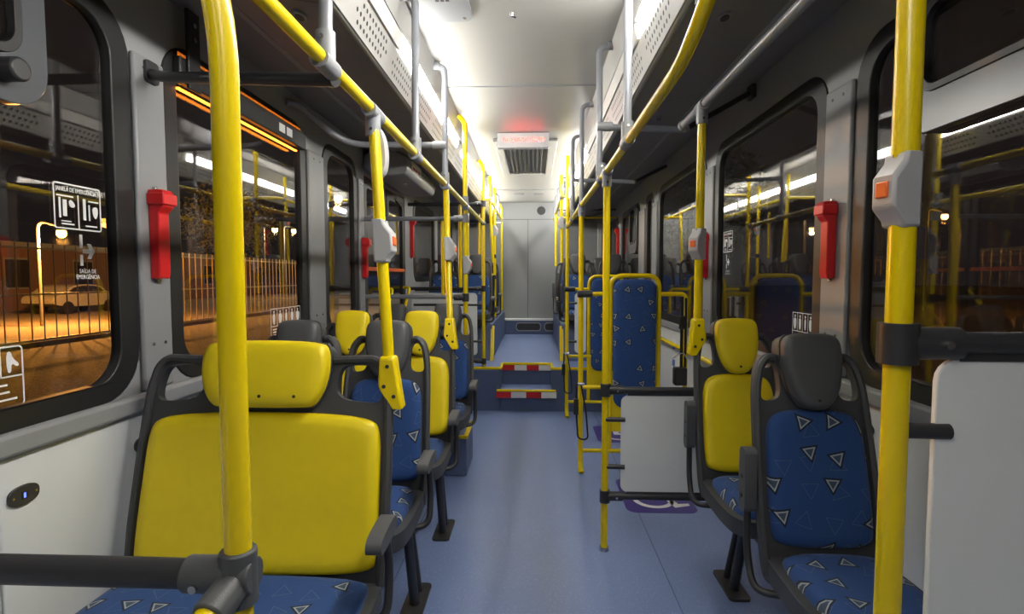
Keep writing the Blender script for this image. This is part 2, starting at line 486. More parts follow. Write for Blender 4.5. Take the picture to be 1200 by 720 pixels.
for i, (a, b) in enumerate(WR):
    w = make_window(XR, 1, a, b, {0: (-.5, 1.72, 1.765), 4: (6.0, 6.5, 1.62)}.get(i))
    if i == 0:
        MB().box((XR - .06, .9, 1.84), (XR - .02, 1.02, 1.89)).build('latch', M['dark'], w, bevel=.01)

# ledges and white lower panels
def side_trim(wall, x, s, spans, name):
    for (a, b) in spans:
        MB().box((min(x, x - s * .035), a, ZLED - .005), (max(x, x - s * .035), b, ZW0 + .004)).build('ledge', M['pillar'], wall, bevel=.012)
    for (a, b) in spans:
        n = max(1, round((b - a) / 1.25))
        for k in range(n):
            p, q = a + (b - a) * k / n + .003, a + (b - a) * (k + 1) / n - .003
            MB().box((min(x, x - s * .012), p, .02), (max(x, x - s * .012), q, ZLED - .008)).build('panel', M['white'], wall, bevel=.004)
    # dark kick strip
    for (a, b) in spans:
        MB().box((min(x, x - s * .016), a, 0), (max(x, x - s * .016), b, .09)).build('kick_strip', M['dark'], wall, bevel=.003)
side_trim(wl, XL, -1, [(Y0, 3.97)], 'l')
side_trim(wr, XR, 1, [(Y0, 5.34)], 'r')
# pillar covers with screws
def pillar(wall, x, s, a, b):
    p = MB().box((min(x, x - s * .018), a, ZW0 + .006), (max(x, x - s * .018), b, 2.06)).build('pillar_cover', M['pillar'], wall, bevel=.008)
    for z in (1.13, 2.02):
        for f in (.3, .7):
            y = a + (b - a) * f
            MB().tube([(x - s * .017, y, z), (x - s * .0215, y, z)], .0055, 10).build('screw', M['steel'], p)
for a, b in ((1.668, 1.808), (2.975, 3.195), (3.835, 3.95)): pillar(wl, XL, -1, a, b)
for a, b in ((2.006, 2.182), (3.505, 3.665), (5.075, 5.265), (5.63, 5.92), (7.17, 7.38)): pillar(wr, XR, 1, a, b)

# door leaves on the left
def make_door(n, a, b):
    d = struct_empty('door_%d' % n, (XL, (a + b) / 2, .02))
    MB().prism([(a, .02), (b, .02), (b, 2.11), (a, 2.11)], [list(reversed(rrect(a + .06, .30, b - .06, 2.03, .05))), ], (XL - .04, 0, 0), EY, EZ, (.035, 0, 0)).build('frame', M['rubber'], d, bevel=.006)
    MB().prism(rrect(a + .05, .29, b - .05, 2.04, .05), [], (XL - .026, 0, 0), EY, EZ, (.006, 0, 0)).build('pane', M['glass'], d, smooth=0)
    MB().tube([(XL, a + .06, .9), (XL + .07, a + .10, .9), (XL + .07, b - .10, 1.25), (XL, b - .06, 1.25)], .014, 10).build('handle', M['yellow'], d)
    MB().box((XL - .004, a + .02, 1.40), (XL + .004, b - .02, 1.43)).build('reflector', M['orange'], d, bevel=.002)
make_door(1, DOOR[0] + .02, 4.62)
make_door(2, 4.65, DOOR[1] - .02)

# overhead ducts
def make_duct(n, s, xb, xt, xw, ztop):
    """s = -1 left, 1 right; lower edge xb, ceiling edge xt, wall xw"""
    zb = 2.22
    t_ = struct_empty('trim_%d' % n, ((xb + xw) / 2, 3, zb))
    def pt(t):
        return V((xb + (xt - xb) * t, 0, zb + (ZC - zb) * t))
    def strip(t0, t1, proud, name, mat, a=Y0, b=Y1, parent=t_, thick=.012):
        p, q = pt(t0), pt(t1)
        d = (q - p).normalized()
        nn = V((d.z, 0, -d.x))
        if nn.x * s > 0: nn = -nn
        m_ = MB()
        vs = []
        for y in (a, b):
            for w_ in (p, q):
                for h in (proud - thick, proud):
                    vs.append(w_ + nn * h + EY * y)
        return m_.add(vs, [(0, 1, 3, 2), (4, 6, 7, 5), (0, 4, 5, 1), (2, 3, 7, 6), (0, 2, 6, 4), (1, 5, 7, 3)]).build(name, mat, parent, bevel=.002), nn
    pan, nn = strip(.0, .385, .004, 'perforated_panel', M['duct'])
    strip(.40, .62, -.006, 'lamp_channel', M['duct'])
    strip(.635, 1.0, .004, 'upper_panel', M['duct'])
    # rounded lower lip
    MB().tube([(xb - s * -.012, Y0, zb + .012), (xb - s * -.012, Y1, zb + .012)], .016, 14).build('lip', M['duct'], t_)
    # perforation
    h = MB()
    d = (pt(1) - pt(0)).normalized()
    y = .5
    k = 0
    while y < 8.4:
        g = k % 13
        if g < 11:
            for j in range(3):
                tt = .09 + .105 * j
                if g in (0, 10) and j != 1: continue
                c = pt(tt) + nn * .005 + EY * (y + (j - 1) * .015)
                ring = [c + (EY * math.cos(2 * PI * q / 8) + d * math.sin(2 * PI * q / 8)) * .0088 for q in range(8)]
                h.add(ring, [tuple(range(8))])
        y += .036; k += 1
    h.build('perforation', M['rubber'], t_, smooth=0, kind='stuff')
    # underside
    MB().add([(xb, Y0, zb), (xw, Y0, ztop), (xw, Y1, ztop), (xb, Y1, zb), (xb, Y0, zb + .02), (xw, Y0, ztop + .02), (xw, Y1, ztop + .02), (xb, Y1, zb + .02)],
             [(0, 1, 2, 3), (4, 7, 6, 5), (0, 4, 5, 1), (1, 5, 6, 2), (2, 6, 7, 3), (3, 7, 4, 0)]).build('underside', M['under'], t_)
    for f in (.62,):
        x = xb + (xw - xb) * f; z = zb + (ztop - zb) * f
        MB().box((x - .012, Y0, z - .004), (x + .012, Y1, z + .004)).build('seam', M['wall'], t_)
    for y in (.6, 1.74, 2.88, 4.02, 5.16, 6.3, 7.44):
        xm, zm = (xb + xw) / 2, (zb + ztop) / 2
        MB().add([(xb, y, zb - .0015), (xw, y, ztop - .0015), (xw, y + .004, ztop - .0015), (xb, y + .004, zb - .0015)], [(0, 1, 2, 3)]).build('seam', M['rubber'], t_, smooth=0)
    return strip, pt, nn
stL, ptL, nL = make_duct(1, -1, -.637, -.56, XL, ZTL)
stR, ptR, nR = make_duct(2, 1, .475, .395, XR, ZTR)
def strip_light(side, a, b, lit, label):
    st = stL if side < 0 else stR
    o, nn = st(.415, .605, .008, 'strip_light', M[lit] if lit else M['lens'], a, b, None)
    o.location = (0, 0, 0)
    tag(o, label, 'light')
strip_light(-1, -1.4, .05, 'light_rear', 'glowing strip lamp on the duct at the very front, door side')
strip_light(-1, .1, 1.25, False, 'unlit white strip lamp on the duct ahead of the extra-wide yellow seat')
strip_light(-1, 1.3, 2.42, False, 'unlit white strip lamp on the duct beside the ceiling hatch cover')
strip_light(-1, 2.47, 4.2, 'light', 'glowing strip lamp on the duct over the yellow headrest pair')
strip_light(-1, 4.6, 8.5, 'light_rear', 'glowing strip lamp on the duct along the rear platform, door side')
strip_light(1, -1.2, .9, 'light_dim', 'dimmed strip lamp on the duct ahead of the single seats')
strip_light(1, .92, 2.3, 'light_front', 'glowing strip lamp on the duct above the single seats')
strip_light(1, 2.35, 4.5, False, 'unlit white strip lamp on the duct above the wheelchair bay')
strip_light(1, 4.6, 8.5, 'light_rear', 'glowing strip lamp on the duct along the rear platform, wheelchair bay side')

# rear wall details
MB().box((XL + .05, Y1 - .006, 2.27), (XR - .05, Y1, 2.276)).build('seam', M['dark'], wb)
MB().box((-.103, Y1 - .006, .70), (-.097, Y1, 2.27)).build('seam', M['dark'], wb)
sp_ = MB().prism(circ(.11, 2.41, .085, 28), [list(reversed(circ(.11, 2.41, .068, 28)))], (0, Y1 - .02, 0), EX, EZ, (0, .02, 0)).build('speaker_ring', M['joint'], wb)
MB().prism(circ(.11, 2.41, .07, 28), [], (0, Y1 - .01, 0), EX, EZ, (0, .01, 0)).build('speaker_grille', M['dark'], wb)
MB().box((XL, Y1 - .13, ZP), (XR, Y1, .66)).build('bench_base', M['riser'], wb, bevel=.01)
MB().box((XL, Y1 - .15, .655), (XR, Y1, .69)).build('bench_ledge', M['white'], wb, bevel=.01)
for x in (-.09, .36):
    MB().prism(rrect(x - .20, .49, x + .20, .63, .05), [list(reversed(rrect(x - .185, .505, x + .185, .615, .04)))], (0, Y1 - .145, 0), EX, EZ, (0, .02, 0)).build('recess_frame', M['wall'], wb, bevel=.004)
    MB().prism(rrect(x - .19, .5, x + .19, .62, .045), [], (0, Y1 - .136, 0), EX, EZ, (0, .01, 0)).build('recess_plate', M['dark'], wb)

# ------------------------------------------------------------------ seats (built round their own origin, facing -Y)
REC = math.radians(13)
BU = V((0, math.sin(REC), math.cos(REC)))        # up along the back
BN = V((0, -math.cos(REC), math.sin(REC)))       # out of the back, towards the sitter
BO = V((0, 0, .52))
def mirror(half):
    return half + [(-u, v) for u, v in reversed(half)]
def make_seat(dx, backmat, headmat, arm, leg_x=0.0, leg_z=0.0):
    """dx widens the seat; arm: +1 / -1 side, 'd' folded down or 'u' folded up"""
    root = bpy.data.objects.new('bus_seat', None); C.objects.link(root); root.empty_display_size = .05
    sh = lambda pts: [(u + (dx if u > 0 else -dx), v) for u, v in pts]
    half = [(.150, -.10), (.174, -.06), (.177, .10), (.175, .30), (.172, .42), (.168, .50), (.155, .575), (.125, .605), (.095, .597)]
    outer = chaikin(sh(mirror(half)) if dx else mirror(half), 2)
    hole = [(.088, .462), (.135, .452), (.150, .465), (.149, .515), (.138, .560), (.115, .578), (.094, .568), (.088, .53)]
    if dx:
        hole = [(-.005, .470), (.12, .456), (.142, .468), (.140, .515), (.128, .556), (.105, .573), (.03, .575), (.004, .555)]
    hr = chaikin([(u + dx, v) for u, v in hole], 2)
    hl = chaikin([(-u - dx, v) for u, v in hole], 2)
    MB().prism(outer, [hr, hl], BO - BN * .030, EX, BU, BN * .032).build('shell_back', M['shell'], root, bevel=.007)
    # raised side rims
    for s in (-1, 1):
        rim = [V((s * (u + dx), 0, 0)) + BO + BU * v + BN * .006 for u, v in ((.165, -.06), (.172, .10), (.169, .30), (.164, .44), (.160, .50), (.145, .565), (.118, .592), (.10 if not dx else -.01, .588))]
        MB().tube(rim, .0125, 8, fil=.04).build('side_rim', M['shell'], root)
    w = .150 + dx
    pb = -.035 if dx else .022
    pad = chaikin([(-w + .012, pb + .013), (-w * .5, pb), (w * .5, pb), (w - .012, pb + .013), (w, pb + .05), (w - .002, .25), (w - .006, .37), (w - .03, .412), (w * .45, .428), (-w * .45, .428), (-w + .03, .412), (-w + .006, .37), (-w + .002, .25), (-w, pb + .05)], 2)
    MB().pillow(pad, BO, EX, BU, BN, [(.0, .012), (.004, .022), (.014, .030), (.035, .033), (.07, .030), (.11, .027)], .0).build('back_pad', M[backmat], root, smooth=60)
    # headrest
    if dx:
        hw = .195
        ho = chaikin([(-hw + .03, .645), (hw - .03, .645), (hw, .615), (hw - .002, .52), (hw - .035, .448), (hw - .07, .440), (-hw + .07, .440), (-hw + .035, .448), (-hw + .002, .52), (-hw, .615)], 2)
    else:
        ho = chaikin([(-.055, .664), (.055, .664), (.086, .648), (.090, .59), (.084, .53), (.066, .465), (.03, .425), (-.03, .425), (-.066, .465), (-.084, .53), (-.090, .59), (-.086, .648)], 2)
    MB().pillow(ho, BO - BN * .038, EX, BU, BN, [(.0, .040), (-.003, .048), (-.002, .058)], .0).build('headrest_shell', M['shell'], root, smooth=50)
    hd = MB().pillow(ho, BO, EX, BU, BN, [(.002, .022), (.001, .040), (.006, .055), (.018, .062), (.045, .064)], .018).build('headrest', M[headmat], root, smooth=60)
    for u in ((-.105, 0, .105) if dx else (0,)):
        c = BO + EX * u + BU * (.475 if dx else .455) + BN * .0635
        MB().tube([c - BN * .004, c + BN * .001], .005, 10).build('screw_hole', M['rubber'], hd)
    # seat pan
    pw = .172 + dx
    zo = -.045 if dx else 0.0
    po = chaikin([(-pw + .01, .03), (pw - .01, .03), (pw + .004, -.08), (pw + .006, -.28), (pw - .01, -.375), (pw - .07, -.405), (-pw + .07, -.405), (-pw + .01, -.375), (-pw - .006, -.28), (-pw - .004, -.08)], 2)
    MB().prism(po, [], (0, 0, .455 + zo), EX, EY, (0, 0, .058)).build('seat_pan', M['shell'], root, bevel=.014)
    MB().prism(chaikin([(-pw + .05, .0), (pw - .05, .0), (pw - .04, -.34), (-pw + .04, -.34)], 2), [], (0, 0, .425 + zo), EX, EY, (0, 0, .032)).build('pan_bracket', M['dark'], root, bevel=.006)
    cw = pw - .022
    co = chaikin([(-cw + .02, -.02), (cw - .02, -.02), (cw, -.09), (cw, -.28), (cw - .015, -.35), (cw - .07, -.385), (-cw + .07, -.385), (-cw + .015, -.35), (-cw, -.28), (-cw, -.09)], 2)
    MB().pillow(co, (0, 0, .510 + zo), EX, EY, EZ, [(.0, .010), (.004, .022), (.016, .033), (.04, .038), (.09, .035), (.14, .033)], .0).build('cushion', M['fabric_s'], root, smooth=60)
    # leg with foot plate
    if leg_z is None:
        MB().box((-.12, -.30, .39), (.12, -.02, .43)).build('support', M['dark'], root, bevel=.004)
    for lx in (() if leg_z is None else (leg_x,) if not dx else (leg_x, -leg_x)):
        if leg_z:
            MB().box((lx - .02, -.05 + .17, leg_z), (lx + .02, .02 + .17, .44)).build('leg', M['dark'], root, bevel=.004)
            MB().box((lx - .025, -.10, .425), (lx + .025, .19, .45)).build('leg_arm', M['dark'], root, bevel=.004)
            continue
        MB().tube([(lx, -.20, .43 + zo), (lx, -.06, .40 + zo), (lx, .06, .012)], .020, 10, fil=.06).build('leg', M['dark'], root)
        MB().tube([(lx, -.02, .43 + zo), (lx, .15, .012)], .014, 10).build('brace', M['dark'], root)
        MB().prism(rrect(lx - .045, -.02, lx + .045, .21, .02), [], (0, 0, 0), EX, EY, (0, 0, .012)).build('foot_plate', M['dark'], root, bevel=.003)
    if arm:
        s, st = arm
        ax = s * (pw + .032)
        if st == 'd':
            MB().prism(chaikin([(-.21, .665), (-.20, .645), (-.06, .650), (-.045, .675), (-.06, .700), (-.195, .692)], 2), [], (ax - .021, 0, 0), EY, EZ, (.042, 0, 0)).build('armrest', M['headg'], root, bevel=.008)
            MB().tube([(ax, -.09, .66), (ax, -.055, .52), (ax, -.09, .41), (s * (pw - .06), -.12, .41)], .012, 10, fil=.07).build('armrest_tube', M['dark'], root)
        else:
            MB().prism(rrect(.025, .63, .075, .83, .022), [], (ax - .018, 0, 0), EY, EZ, (.036, 0, 0)).build('armrest', M['headg'], root, bevel=.008)
            for z in (.68, .74):
                MB().tube([(ax - .02, .05, z), (ax + .02, .05, z)], .007, 10).build('bolt', M['rubber'], root)
            MB().tube([(ax, .05, .64), (ax, .045, .50), (ax, -.01, .41), (s * (pw - .05), -.05, .42)], .011, 10, fil=.07).build('armrest_tube', M['dark'], root)
    return root
def hide_proto(o):
    for ch in list(o.children_recursive): bpy.data.objects.remove(ch)
    bpy.data.objects.remove(o)
def put(proto, x, y, z, label, group=None):
    c = copy_tree(proto); c.location = (x, y, z)
    tag(c, label, 'seat', group)
    return c
# double-wide seat is unique
dbl = make_seat(.21, 'vinyl', 'vinyl', (1, 'd'), leg_x=.22)
dbl.name = 'double_seat'; dbl.location = (-.815, 1.50, 0)
tag(dbl, 'extra-wide seat with yellow vinyl back and wide yellow headrest beside the pole', 'seat')
blueA = make_seat(0, 'fabric_b', 'headg', (1, 'd'), leg_x=.11)
blueW = make_seat(0, 'fabric_b', 'headg', None, leg_x=-.02)
yelA = make_seat(0, 'vinyl', 'vinyl', (1, 'd'), leg_x=.11)
yelW = make_seat(0, 'vinyl', 'vinyl', None, leg_x=-.02)
blueAS = make_seat(0, 'fabric_b', 'headg', (1, 'd'), leg_x=.05, leg_z=.27)
blueWS = make_seat(0, 'fabric_b', 'headg', None, leg_x=-.02, leg_z=.27)
blueAP = make_seat(0, 'fabric_b', 'headg', (1, 'd'), leg_z=None)
blueWP = make_seat(0, 'fabric_b', 'headg', None, leg_z=None)
blueRP = make_seat(0, 'fabric_b', 'headg', (-1, 'u'), leg_z=None)
blueR = make_seat(0, 'fabric_b', 'headg', (-1, 'u'), leg_x=0)
yelR = make_seat(0, 'vinyl', 'vinyl', (-1, 'u'), leg_x=0)
put(blueA, -.598, 2.06, 0, 'blue patterned aisle seat with grey headrest right behind the extra-wide yellow seat')
put(blueW, -.968, 2.06, 0, 'blue patterned window seat with grey headrest right behind the extra-wide yellow seat')
put(yelA, -.587, 2.68, 0, 'yellow vinyl aisle seat with yellow headrest and a yellow pole on its corner')
put(yelW, -.955, 2.68, 0, 'yellow vinyl window seat with yellow headrest beside the yellow aisle seat')
put(blueAS, -.580, 3.46, 0, 'blue patterned aisle seat with grey headrest over the wheel-arch box')
put(blueWS, -.950, 3.46, 0, 'blue patterned window seat with grey headrest over the wheel-arch box')
put(blueR, .862, 1.60, 0, 'single blue patterned seat with grey headrest and raised armrest by the window')
put(yelR, .862, 2.22, 0, 'single yellow seat with shield-shaped yellow headrest beside the wheelchair bay screen')
for y, txt in ((6.10, 'front row of the rear platform'), (7.35, 'back row of the rear platform')):
    put(blueAP, -.66, y, ZP, 'blue aisle seat with grey headrest, door side, ' + txt)
    put(blueWP, -1.03, y, ZP, 'blue window seat with grey headrest, door side, ' + txt)
    put(blueRP, .50 if y < 7 else .47, y, ZP, 'blue aisle seat with grey headrest, wheelchair bay side, ' + txt)
    put(blueWP, .905, y, ZP, 'blue window seat with grey headrest, wheelchair bay side, ' + txt)
for p in (blueA, blueW, yelA, yelW, blueR, yelR, blueAS, blueWS, blueAP, blueWP, blueRP): hide_proto(p)

# wheel-arch box under the last door-side row, with the seat plinths of the platform
ab = thing('wheel_arch_box', 'low blue vinyl wheel-arch box with yellow edging under the blue seats', 'box', (-.85, 3.7, 0))
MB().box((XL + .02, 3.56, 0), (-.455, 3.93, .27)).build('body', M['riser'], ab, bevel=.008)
MB().box((-.475, 3.545, .262), (-.445, 3.94, .282)).build('edging', M['yellow'], ab, bevel=.003)
MB().box((XL + .02, 3.545, .262), (-.475, 3.575, .282)).build('edging', M['yellow'], ab, bevel=.003)
for s, x0, x1, lab in ((-1, XL + .02, -.46, 'blue seat plinth with slanted yellow corner strip, door side of the platform'), (1, .30, XR - .02, 'blue seat plinth with slanted yellow corner strip, wheelchair bay side of the platform')):
    pl = thing('seat_plinth', lab, 'plinth', ((x0 + x1) / 2, 6.6, ZP))
    y0_ = 5.82
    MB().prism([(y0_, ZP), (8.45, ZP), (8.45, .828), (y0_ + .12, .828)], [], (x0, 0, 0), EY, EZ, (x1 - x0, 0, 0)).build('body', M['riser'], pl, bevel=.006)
    xe = x1 if s < 0 else x0
    MB().add([V((xe - .02, y0_ - .006, ZP)), V((xe + .02, y0_ - .006, ZP)), V((xe + .02, y0_ + .115, .81)), V((xe - .02, y0_ + .115, .81)),
              V((xe - .02, y0_ + .02, ZP)), V((xe + .02, y0_ + .02, ZP)), V((xe + .02, y0_ + .15, .81)), V((xe - .02, y0_ + .15, .81))],
             [(0, 1, 2, 3), (4, 7, 6, 5), (0, 4, 5, 1), (1, 5, 6, 2), (2, 6, 7, 3), (3, 7, 4, 0)]).build('yellow_strip', M['yellow'], pl)

# ------------------------------------------------------------------ poles and rails
R = .0172
def sleeve(root, p, d, L=.09, r=R * 1.32, mat='joint', bolt=True):
    p, d = V(p), V(d).normalized()
    j = MB().tube([p - d * L / 2, p + d * L / 2], r, 14).build('joint', M[mat], root, bevel=.003)
    return j
def tee(root, p, d1, d2, L=.075, r=R * 1.35, mat='joint'):
    p, d1, d2 = V(p), V(d1).normalized(), V(d2).normalized()
    m = MB().tube([p - d1 * L * .6, p + d1 * L * .6], r, 14)
    m.tube([p, p + d2 * L], r, 14)
    j = m.build('joint', M[mat], root)
    MB().tube([p + d2 * L * .75 - V((0, r, 0)), p + d2 * L * .75 - V((0, r + .004, 0))], .005, 8).build('screw', M['steel'], j)
    return j
def pole(name, label, pts, mat='yellow', r=R, cat='pole', joints=(), fil=.07, group=None):
    base = min((V(p) for p in pts), key=lambda p: p.z)
    t = thing(name, label, cat, base, group)
    MB().tube(pts, r, 16, fil=fil).build('tube', M[mat], t)
    for j in joints:
        if j[0] == 't': tee(t, *j[1:])
        elif j[0] == 's': sleeve(t, *j[1:])
        elif j[0] == 'c':    # bolted clamp block
            p = V(j[1]); d = V(j[2]).normalized()
            m_ = MB().tube([p - V((0, 0, .03)), p + V((0, 0, .03))], r * 1.5, 14)
            m_.tube([p, p + d * .085], r * 1.35, 14)
            c_ = m_.build('clamp', M[j[3] if len(j) > 3 else 'dark'], t)
            MB().tube([p + d * .055 + V((0, -r * 1.3, 0)), p + d * .055 + V((0, -r * 1.3 - .006, 0))], .006, 10).build('bolt', M['steel'], c_)
        elif j[0] == 'f':    # floor flange
            p = V(j[1])
            MB().tube([p, p + V((0, 0, .018))], r * 1.5, 16, r1=r * 1.25).build('flange', M['steel'], t)
    return t
ZR = 1.86
# overhead rails
rl = pole('overhead_rail', 'long yellow overhead rail above the double and paired seats', [(-.5, .15, ZR), (-.5, 5.30, ZR + .02)], cat='rail',
          joints=[('t', (-.5, y, ZR), EY, d) for y, d in ((1.30, EZ), (1.676, -EZ), (2.28, EZ), (3.03, EZ), (3.92, EZ))] + [('s', (-.5, 1.73, ZR), EY, .03), ('s', (-.5, 5.28, ZR + .02), EY, .05)])
rr = pole('overhead_rail', 'long yellow overhead rail with an upward bend, along the wheelchair bay side', [(.315, 5.15, 1.83), (.322, 3.75, 1.84), (.35, 2.61, ZR), (.352, 1.30, ZR), (.372, 1.10, 1.99), (.47, 1.02, 2.225)], cat='rail', fil=.13,
          joints=[('t', (.35, 2.08, ZR), EY, EZ), ('t', (.35, 2.64, ZR), EY, -EZ), ('t', (.345, 2.82, ZR), EY, EZ), ('t', (.322, 3.72, 1.84), EY, -EZ), ('t', (.318, 4.5, 1.835), EY, EZ), ('s', (.315, 5.12, 1.83), EY, .05)])
# grey hangers from the rails to the ducts
def hanger(label, x, y, z, xt, mat='grey', ztop=2.515, bend=True):
    pts = [(x, y, z), (x, y + .02, ztop), (xt, y + .02, ztop + .015)] if bend else [(x, y, z), (x, y, ztop)]
    return pole('rail_hanger', label, pts, mat=mat, r=R * .95, joints=[('s', (xt, y + .02, ztop + .015), EX, .05)] if bend else [], fil=.05, cat='hanger')
xd = -.556
hanger('grey hanger tube on the yellow rail above the extra-wide seat', -.5, 1.30, ZR, xd)
hanger('grey hanger tube on the yellow rail beside the ceiling hatch cover', -.5, 2.28, ZR, xd)
hanger('grey hanger tube on the yellow rail with a cross tube to the wall', -.5, 3.03, ZR, xd)
hanger('grey hanger tube on the bent yellow rail, above the single seats', .35, 2.08, ZR, .40, ztop=2.53)
hanger('grey hanger tube on the bent yellow rail, beside the clamped cross tube', .333, 2.82, ZR, .40, ztop=2.52)
hanger('grey hanger tube on the bent yellow rail, near the ceiling seam', .322, 3.72, 1.84, .40, ztop=2.51)
hanger('grey hanger tube on the bent yellow rail, beside the red text display', .317, 4.5, 1.835, .40, ztop=2.5)
# cross tubes to the walls
t = pole('cross_tube', 'dark grey cross tube from the window pillar to the yellow rail hanger', [(XL + .018, 1.74, 2.01), (XL + .10, 1.70, 1.985), (-.5, 1.36, 1.845)], mat='dark', cat='rail', fil=.1)
MB().prism(rrect(1.71, 1.98, 1.77, 2.05, .012), [], (XL + .018, 0, 0), EY, EZ, (.01, 0, 0)).build('wall_plate', M['dark'], t, bevel=.002)
pole('cross_tube', 'grey cross tube from the wall bend to the door-side hanger', [(XL + .018, 2.72, 2.235), (XL + .06, 2.76, 2.235), (-1.06, 3.03, 2.095), (-.5, 3.03, 2.085)], mat='grey', cat='rail', fil=.12, joints=[('s', (-.53, 3.03, 2.085), EX, .08)])
pole('cross_tube', 'grey cross tube from the hanger towards the steel side rail', [(.333, 2.82, 2.12), (.77, 2.82, 2.10)], mat='grey', cat='rail', joints=[('s', (.36, 2.82, 2.12), EX, .08)])
t = pole('wall_bracket', 'black bracket arm bolted to the wall above the window, holding the steel rail', [(.77, 2.78, 2.10), (XR - .02, 2.92, 2.315)], mat='dark', r=.014, cat='bracket')
MB().box((XR - .03, 2.88, 2.28), (XR - .006, 2.95, 2.35)).build('wall_plate', M['dark'], t, bevel=.003)
pole('cross_tube', 'grey cross tube near the ceiling display, wheelchair bay side', [(.318, 4.5, 2.15), (.82, 4.5, 2.13)], mat='grey', cat='rail')
t = pole('wall_bracket', 'black bracket arm bolted to the wall beside the narrow window', [(.82, 4.48, 2.13), (XR - .02, 4.74, 2.305)], mat='dark', r=.014, cat='bracket')
# steel rail above the single seats
pole('side_rail', 'brushed grey rail above the single seats', [(.70, .1, 2.065), (.70, 2.62, 2.065)], mat='grey', cat='rail', joints=[('t', (.70, 2.32, 2.065), EY, -EZ), ('s', (.70, 2.61, 2.065), EY, .03)])

# seat poles with yellow boots
def boot(root, c, up, s):
    c = V(c)
    o = [(-.023, .075), (-.034, -.01), (-.030, -.025), (.006, -.085), (.040, -.085), (.036, -.06), (.023, .075)]
    o = [(u * s, v) for u, v in o]
    b = MB().prism(o, [], c - EY * .024, EX, up, EY * .048).build('boot', M['yellow'], root, bevel=.008)
    for u, v in ((0, .045), (-.014 * s, -.015), (.014 * s, -.045)):
        p = c + EX * u + V(up) * v - EY * .024
        MB().tube([p + EY * .002, p - EY * .0025], .006, 10).build('bolt', M['dark'], b)
t = pole('grab_pole', 'yellow pole rising from the corner of the extra-wide yellow seat', [(-.440, 1.615, 1.03), (-.5, 1.676, ZR)], joints=[])
boot(t, (-.440, 1.615, 1.035), (-.07, .07, 1), 1)
t = pole('grab_pole', 'yellow pole rising from the corner of the yellow aisle seat to the rail', [(-.44, 2.80, 1.06), (-.5, 3.05, ZR)])
boot(t, (-.44, 2.80, 1.06), (-.07, .25, 1), 1)
t = pole('grab_pole', 'yellow pole rising from the corner of the single yellow seat', [(.70, 2.33, 1.10), (.70, 2.32, 2.05)])
boot(t, (.70, 2.33, 1.10), (0, 0, 1), -1)

# poles standing on the floor
pole('grab_pole', 'tall yellow pole in front of the extra-wide seat with a grey bar clamp', [(-.424, .735, 0), (-.424, .735, 1.70), (-.455, .715, 1.86), (-.56, .68, 2.26)], r=.0185, fil=.12, joints=[('f', (-.424, .735, 0))])
t = thing('guard_rail', 'dark guard bar with three-way grey clamp and yellow tube ahead of the extra-wide seat', 'rail', (-.85, .735, .92))
MB().tube([(XL, .735, .922), (-.46, .735, .922)], .021, 16).build('bar', M['dark'], t)
m = MB().tube([(-.50, .735, .922), (-.40, .735, .922)], .026, 16); m.tube([(-.424, .735, .88), (-.424, .735, .96)], .0255, 16); m.tube([(-.424, .735, .917), (-.432, .672, .897)], .0245, 16)
m.build('clamp', M['headg'], t, bevel=.003)
for x in (-.475, -.445): MB().tube([(x, .705, .915), (x, .712, .915)], .006, 10).build('bolt', M['steel'], t)
MB().tube([(-.430, .69, .903), (-.478, .30, .78)], .0185, 16).build('yellow_tube', M['yellow'], t)
pole('grab_pole', 'tall yellow pole with dark clamp beside the white screen and blue seat', [(.535, .81, 0), (.535, .81, 2.24)], r=.0178, joints=[('f', (.535, .81, 0)), ('c', (.535, .81, 1.253), EX)])
def screen(label, x0, x1, y, z0, z1, bars, stubs, px, barx1, both=False):
    t = thing('screen_panel', label, 'screen', ((x0 + x1) / 2, y, z0))
    MB().prism(rrect(x0, z0, x1, z1, .035), [], (0, y - .005, 0), EX, EZ, (0, .01, 0)).build('panel', M['screen'], t, bevel=.002)
    for z in bars:
        MB().tube([(px, y, z), (barx1, y, z)], .017, 14).build('bar', M['dark'], t)
        MB().box((x0 + .03, y - .008, z - .026 if z > z1 else z + .006), (x1 - .03, y + .008, z - .008 if z > z1 else z + .026)).build('channel', M['dark'], t, bevel=.002)
    for z in stubs:
        MB().tube([(px, y, z), (x0 + .02, y - .004, z)], .012, 12).build('stub', M['dark'], t)
    return t
screen('large white screen panel hung from a dark bar, ahead of the single blue seat', .590, XR - .02, .81, .32, 1.232, (1.253, .29), (1.123, .5), .535, XR - .01)
pole('grab_pole', 'yellow pole on the aisle floor with two dark clamps holding the screen', [(.349, 2.61, 0), (.350, 2.64, ZR)], joints=[('f', (.349, 2.61, 0)), ('c', (.35, 2.615, .80), EX), ('c', (.35, 2.612, .272), EX)])
screen('white screen panel between two dark bars behind the single yellow seat', .425, 1.06, 2.613, .295, .775, (.80, .272), (.655, .42), .35, XR - .01)

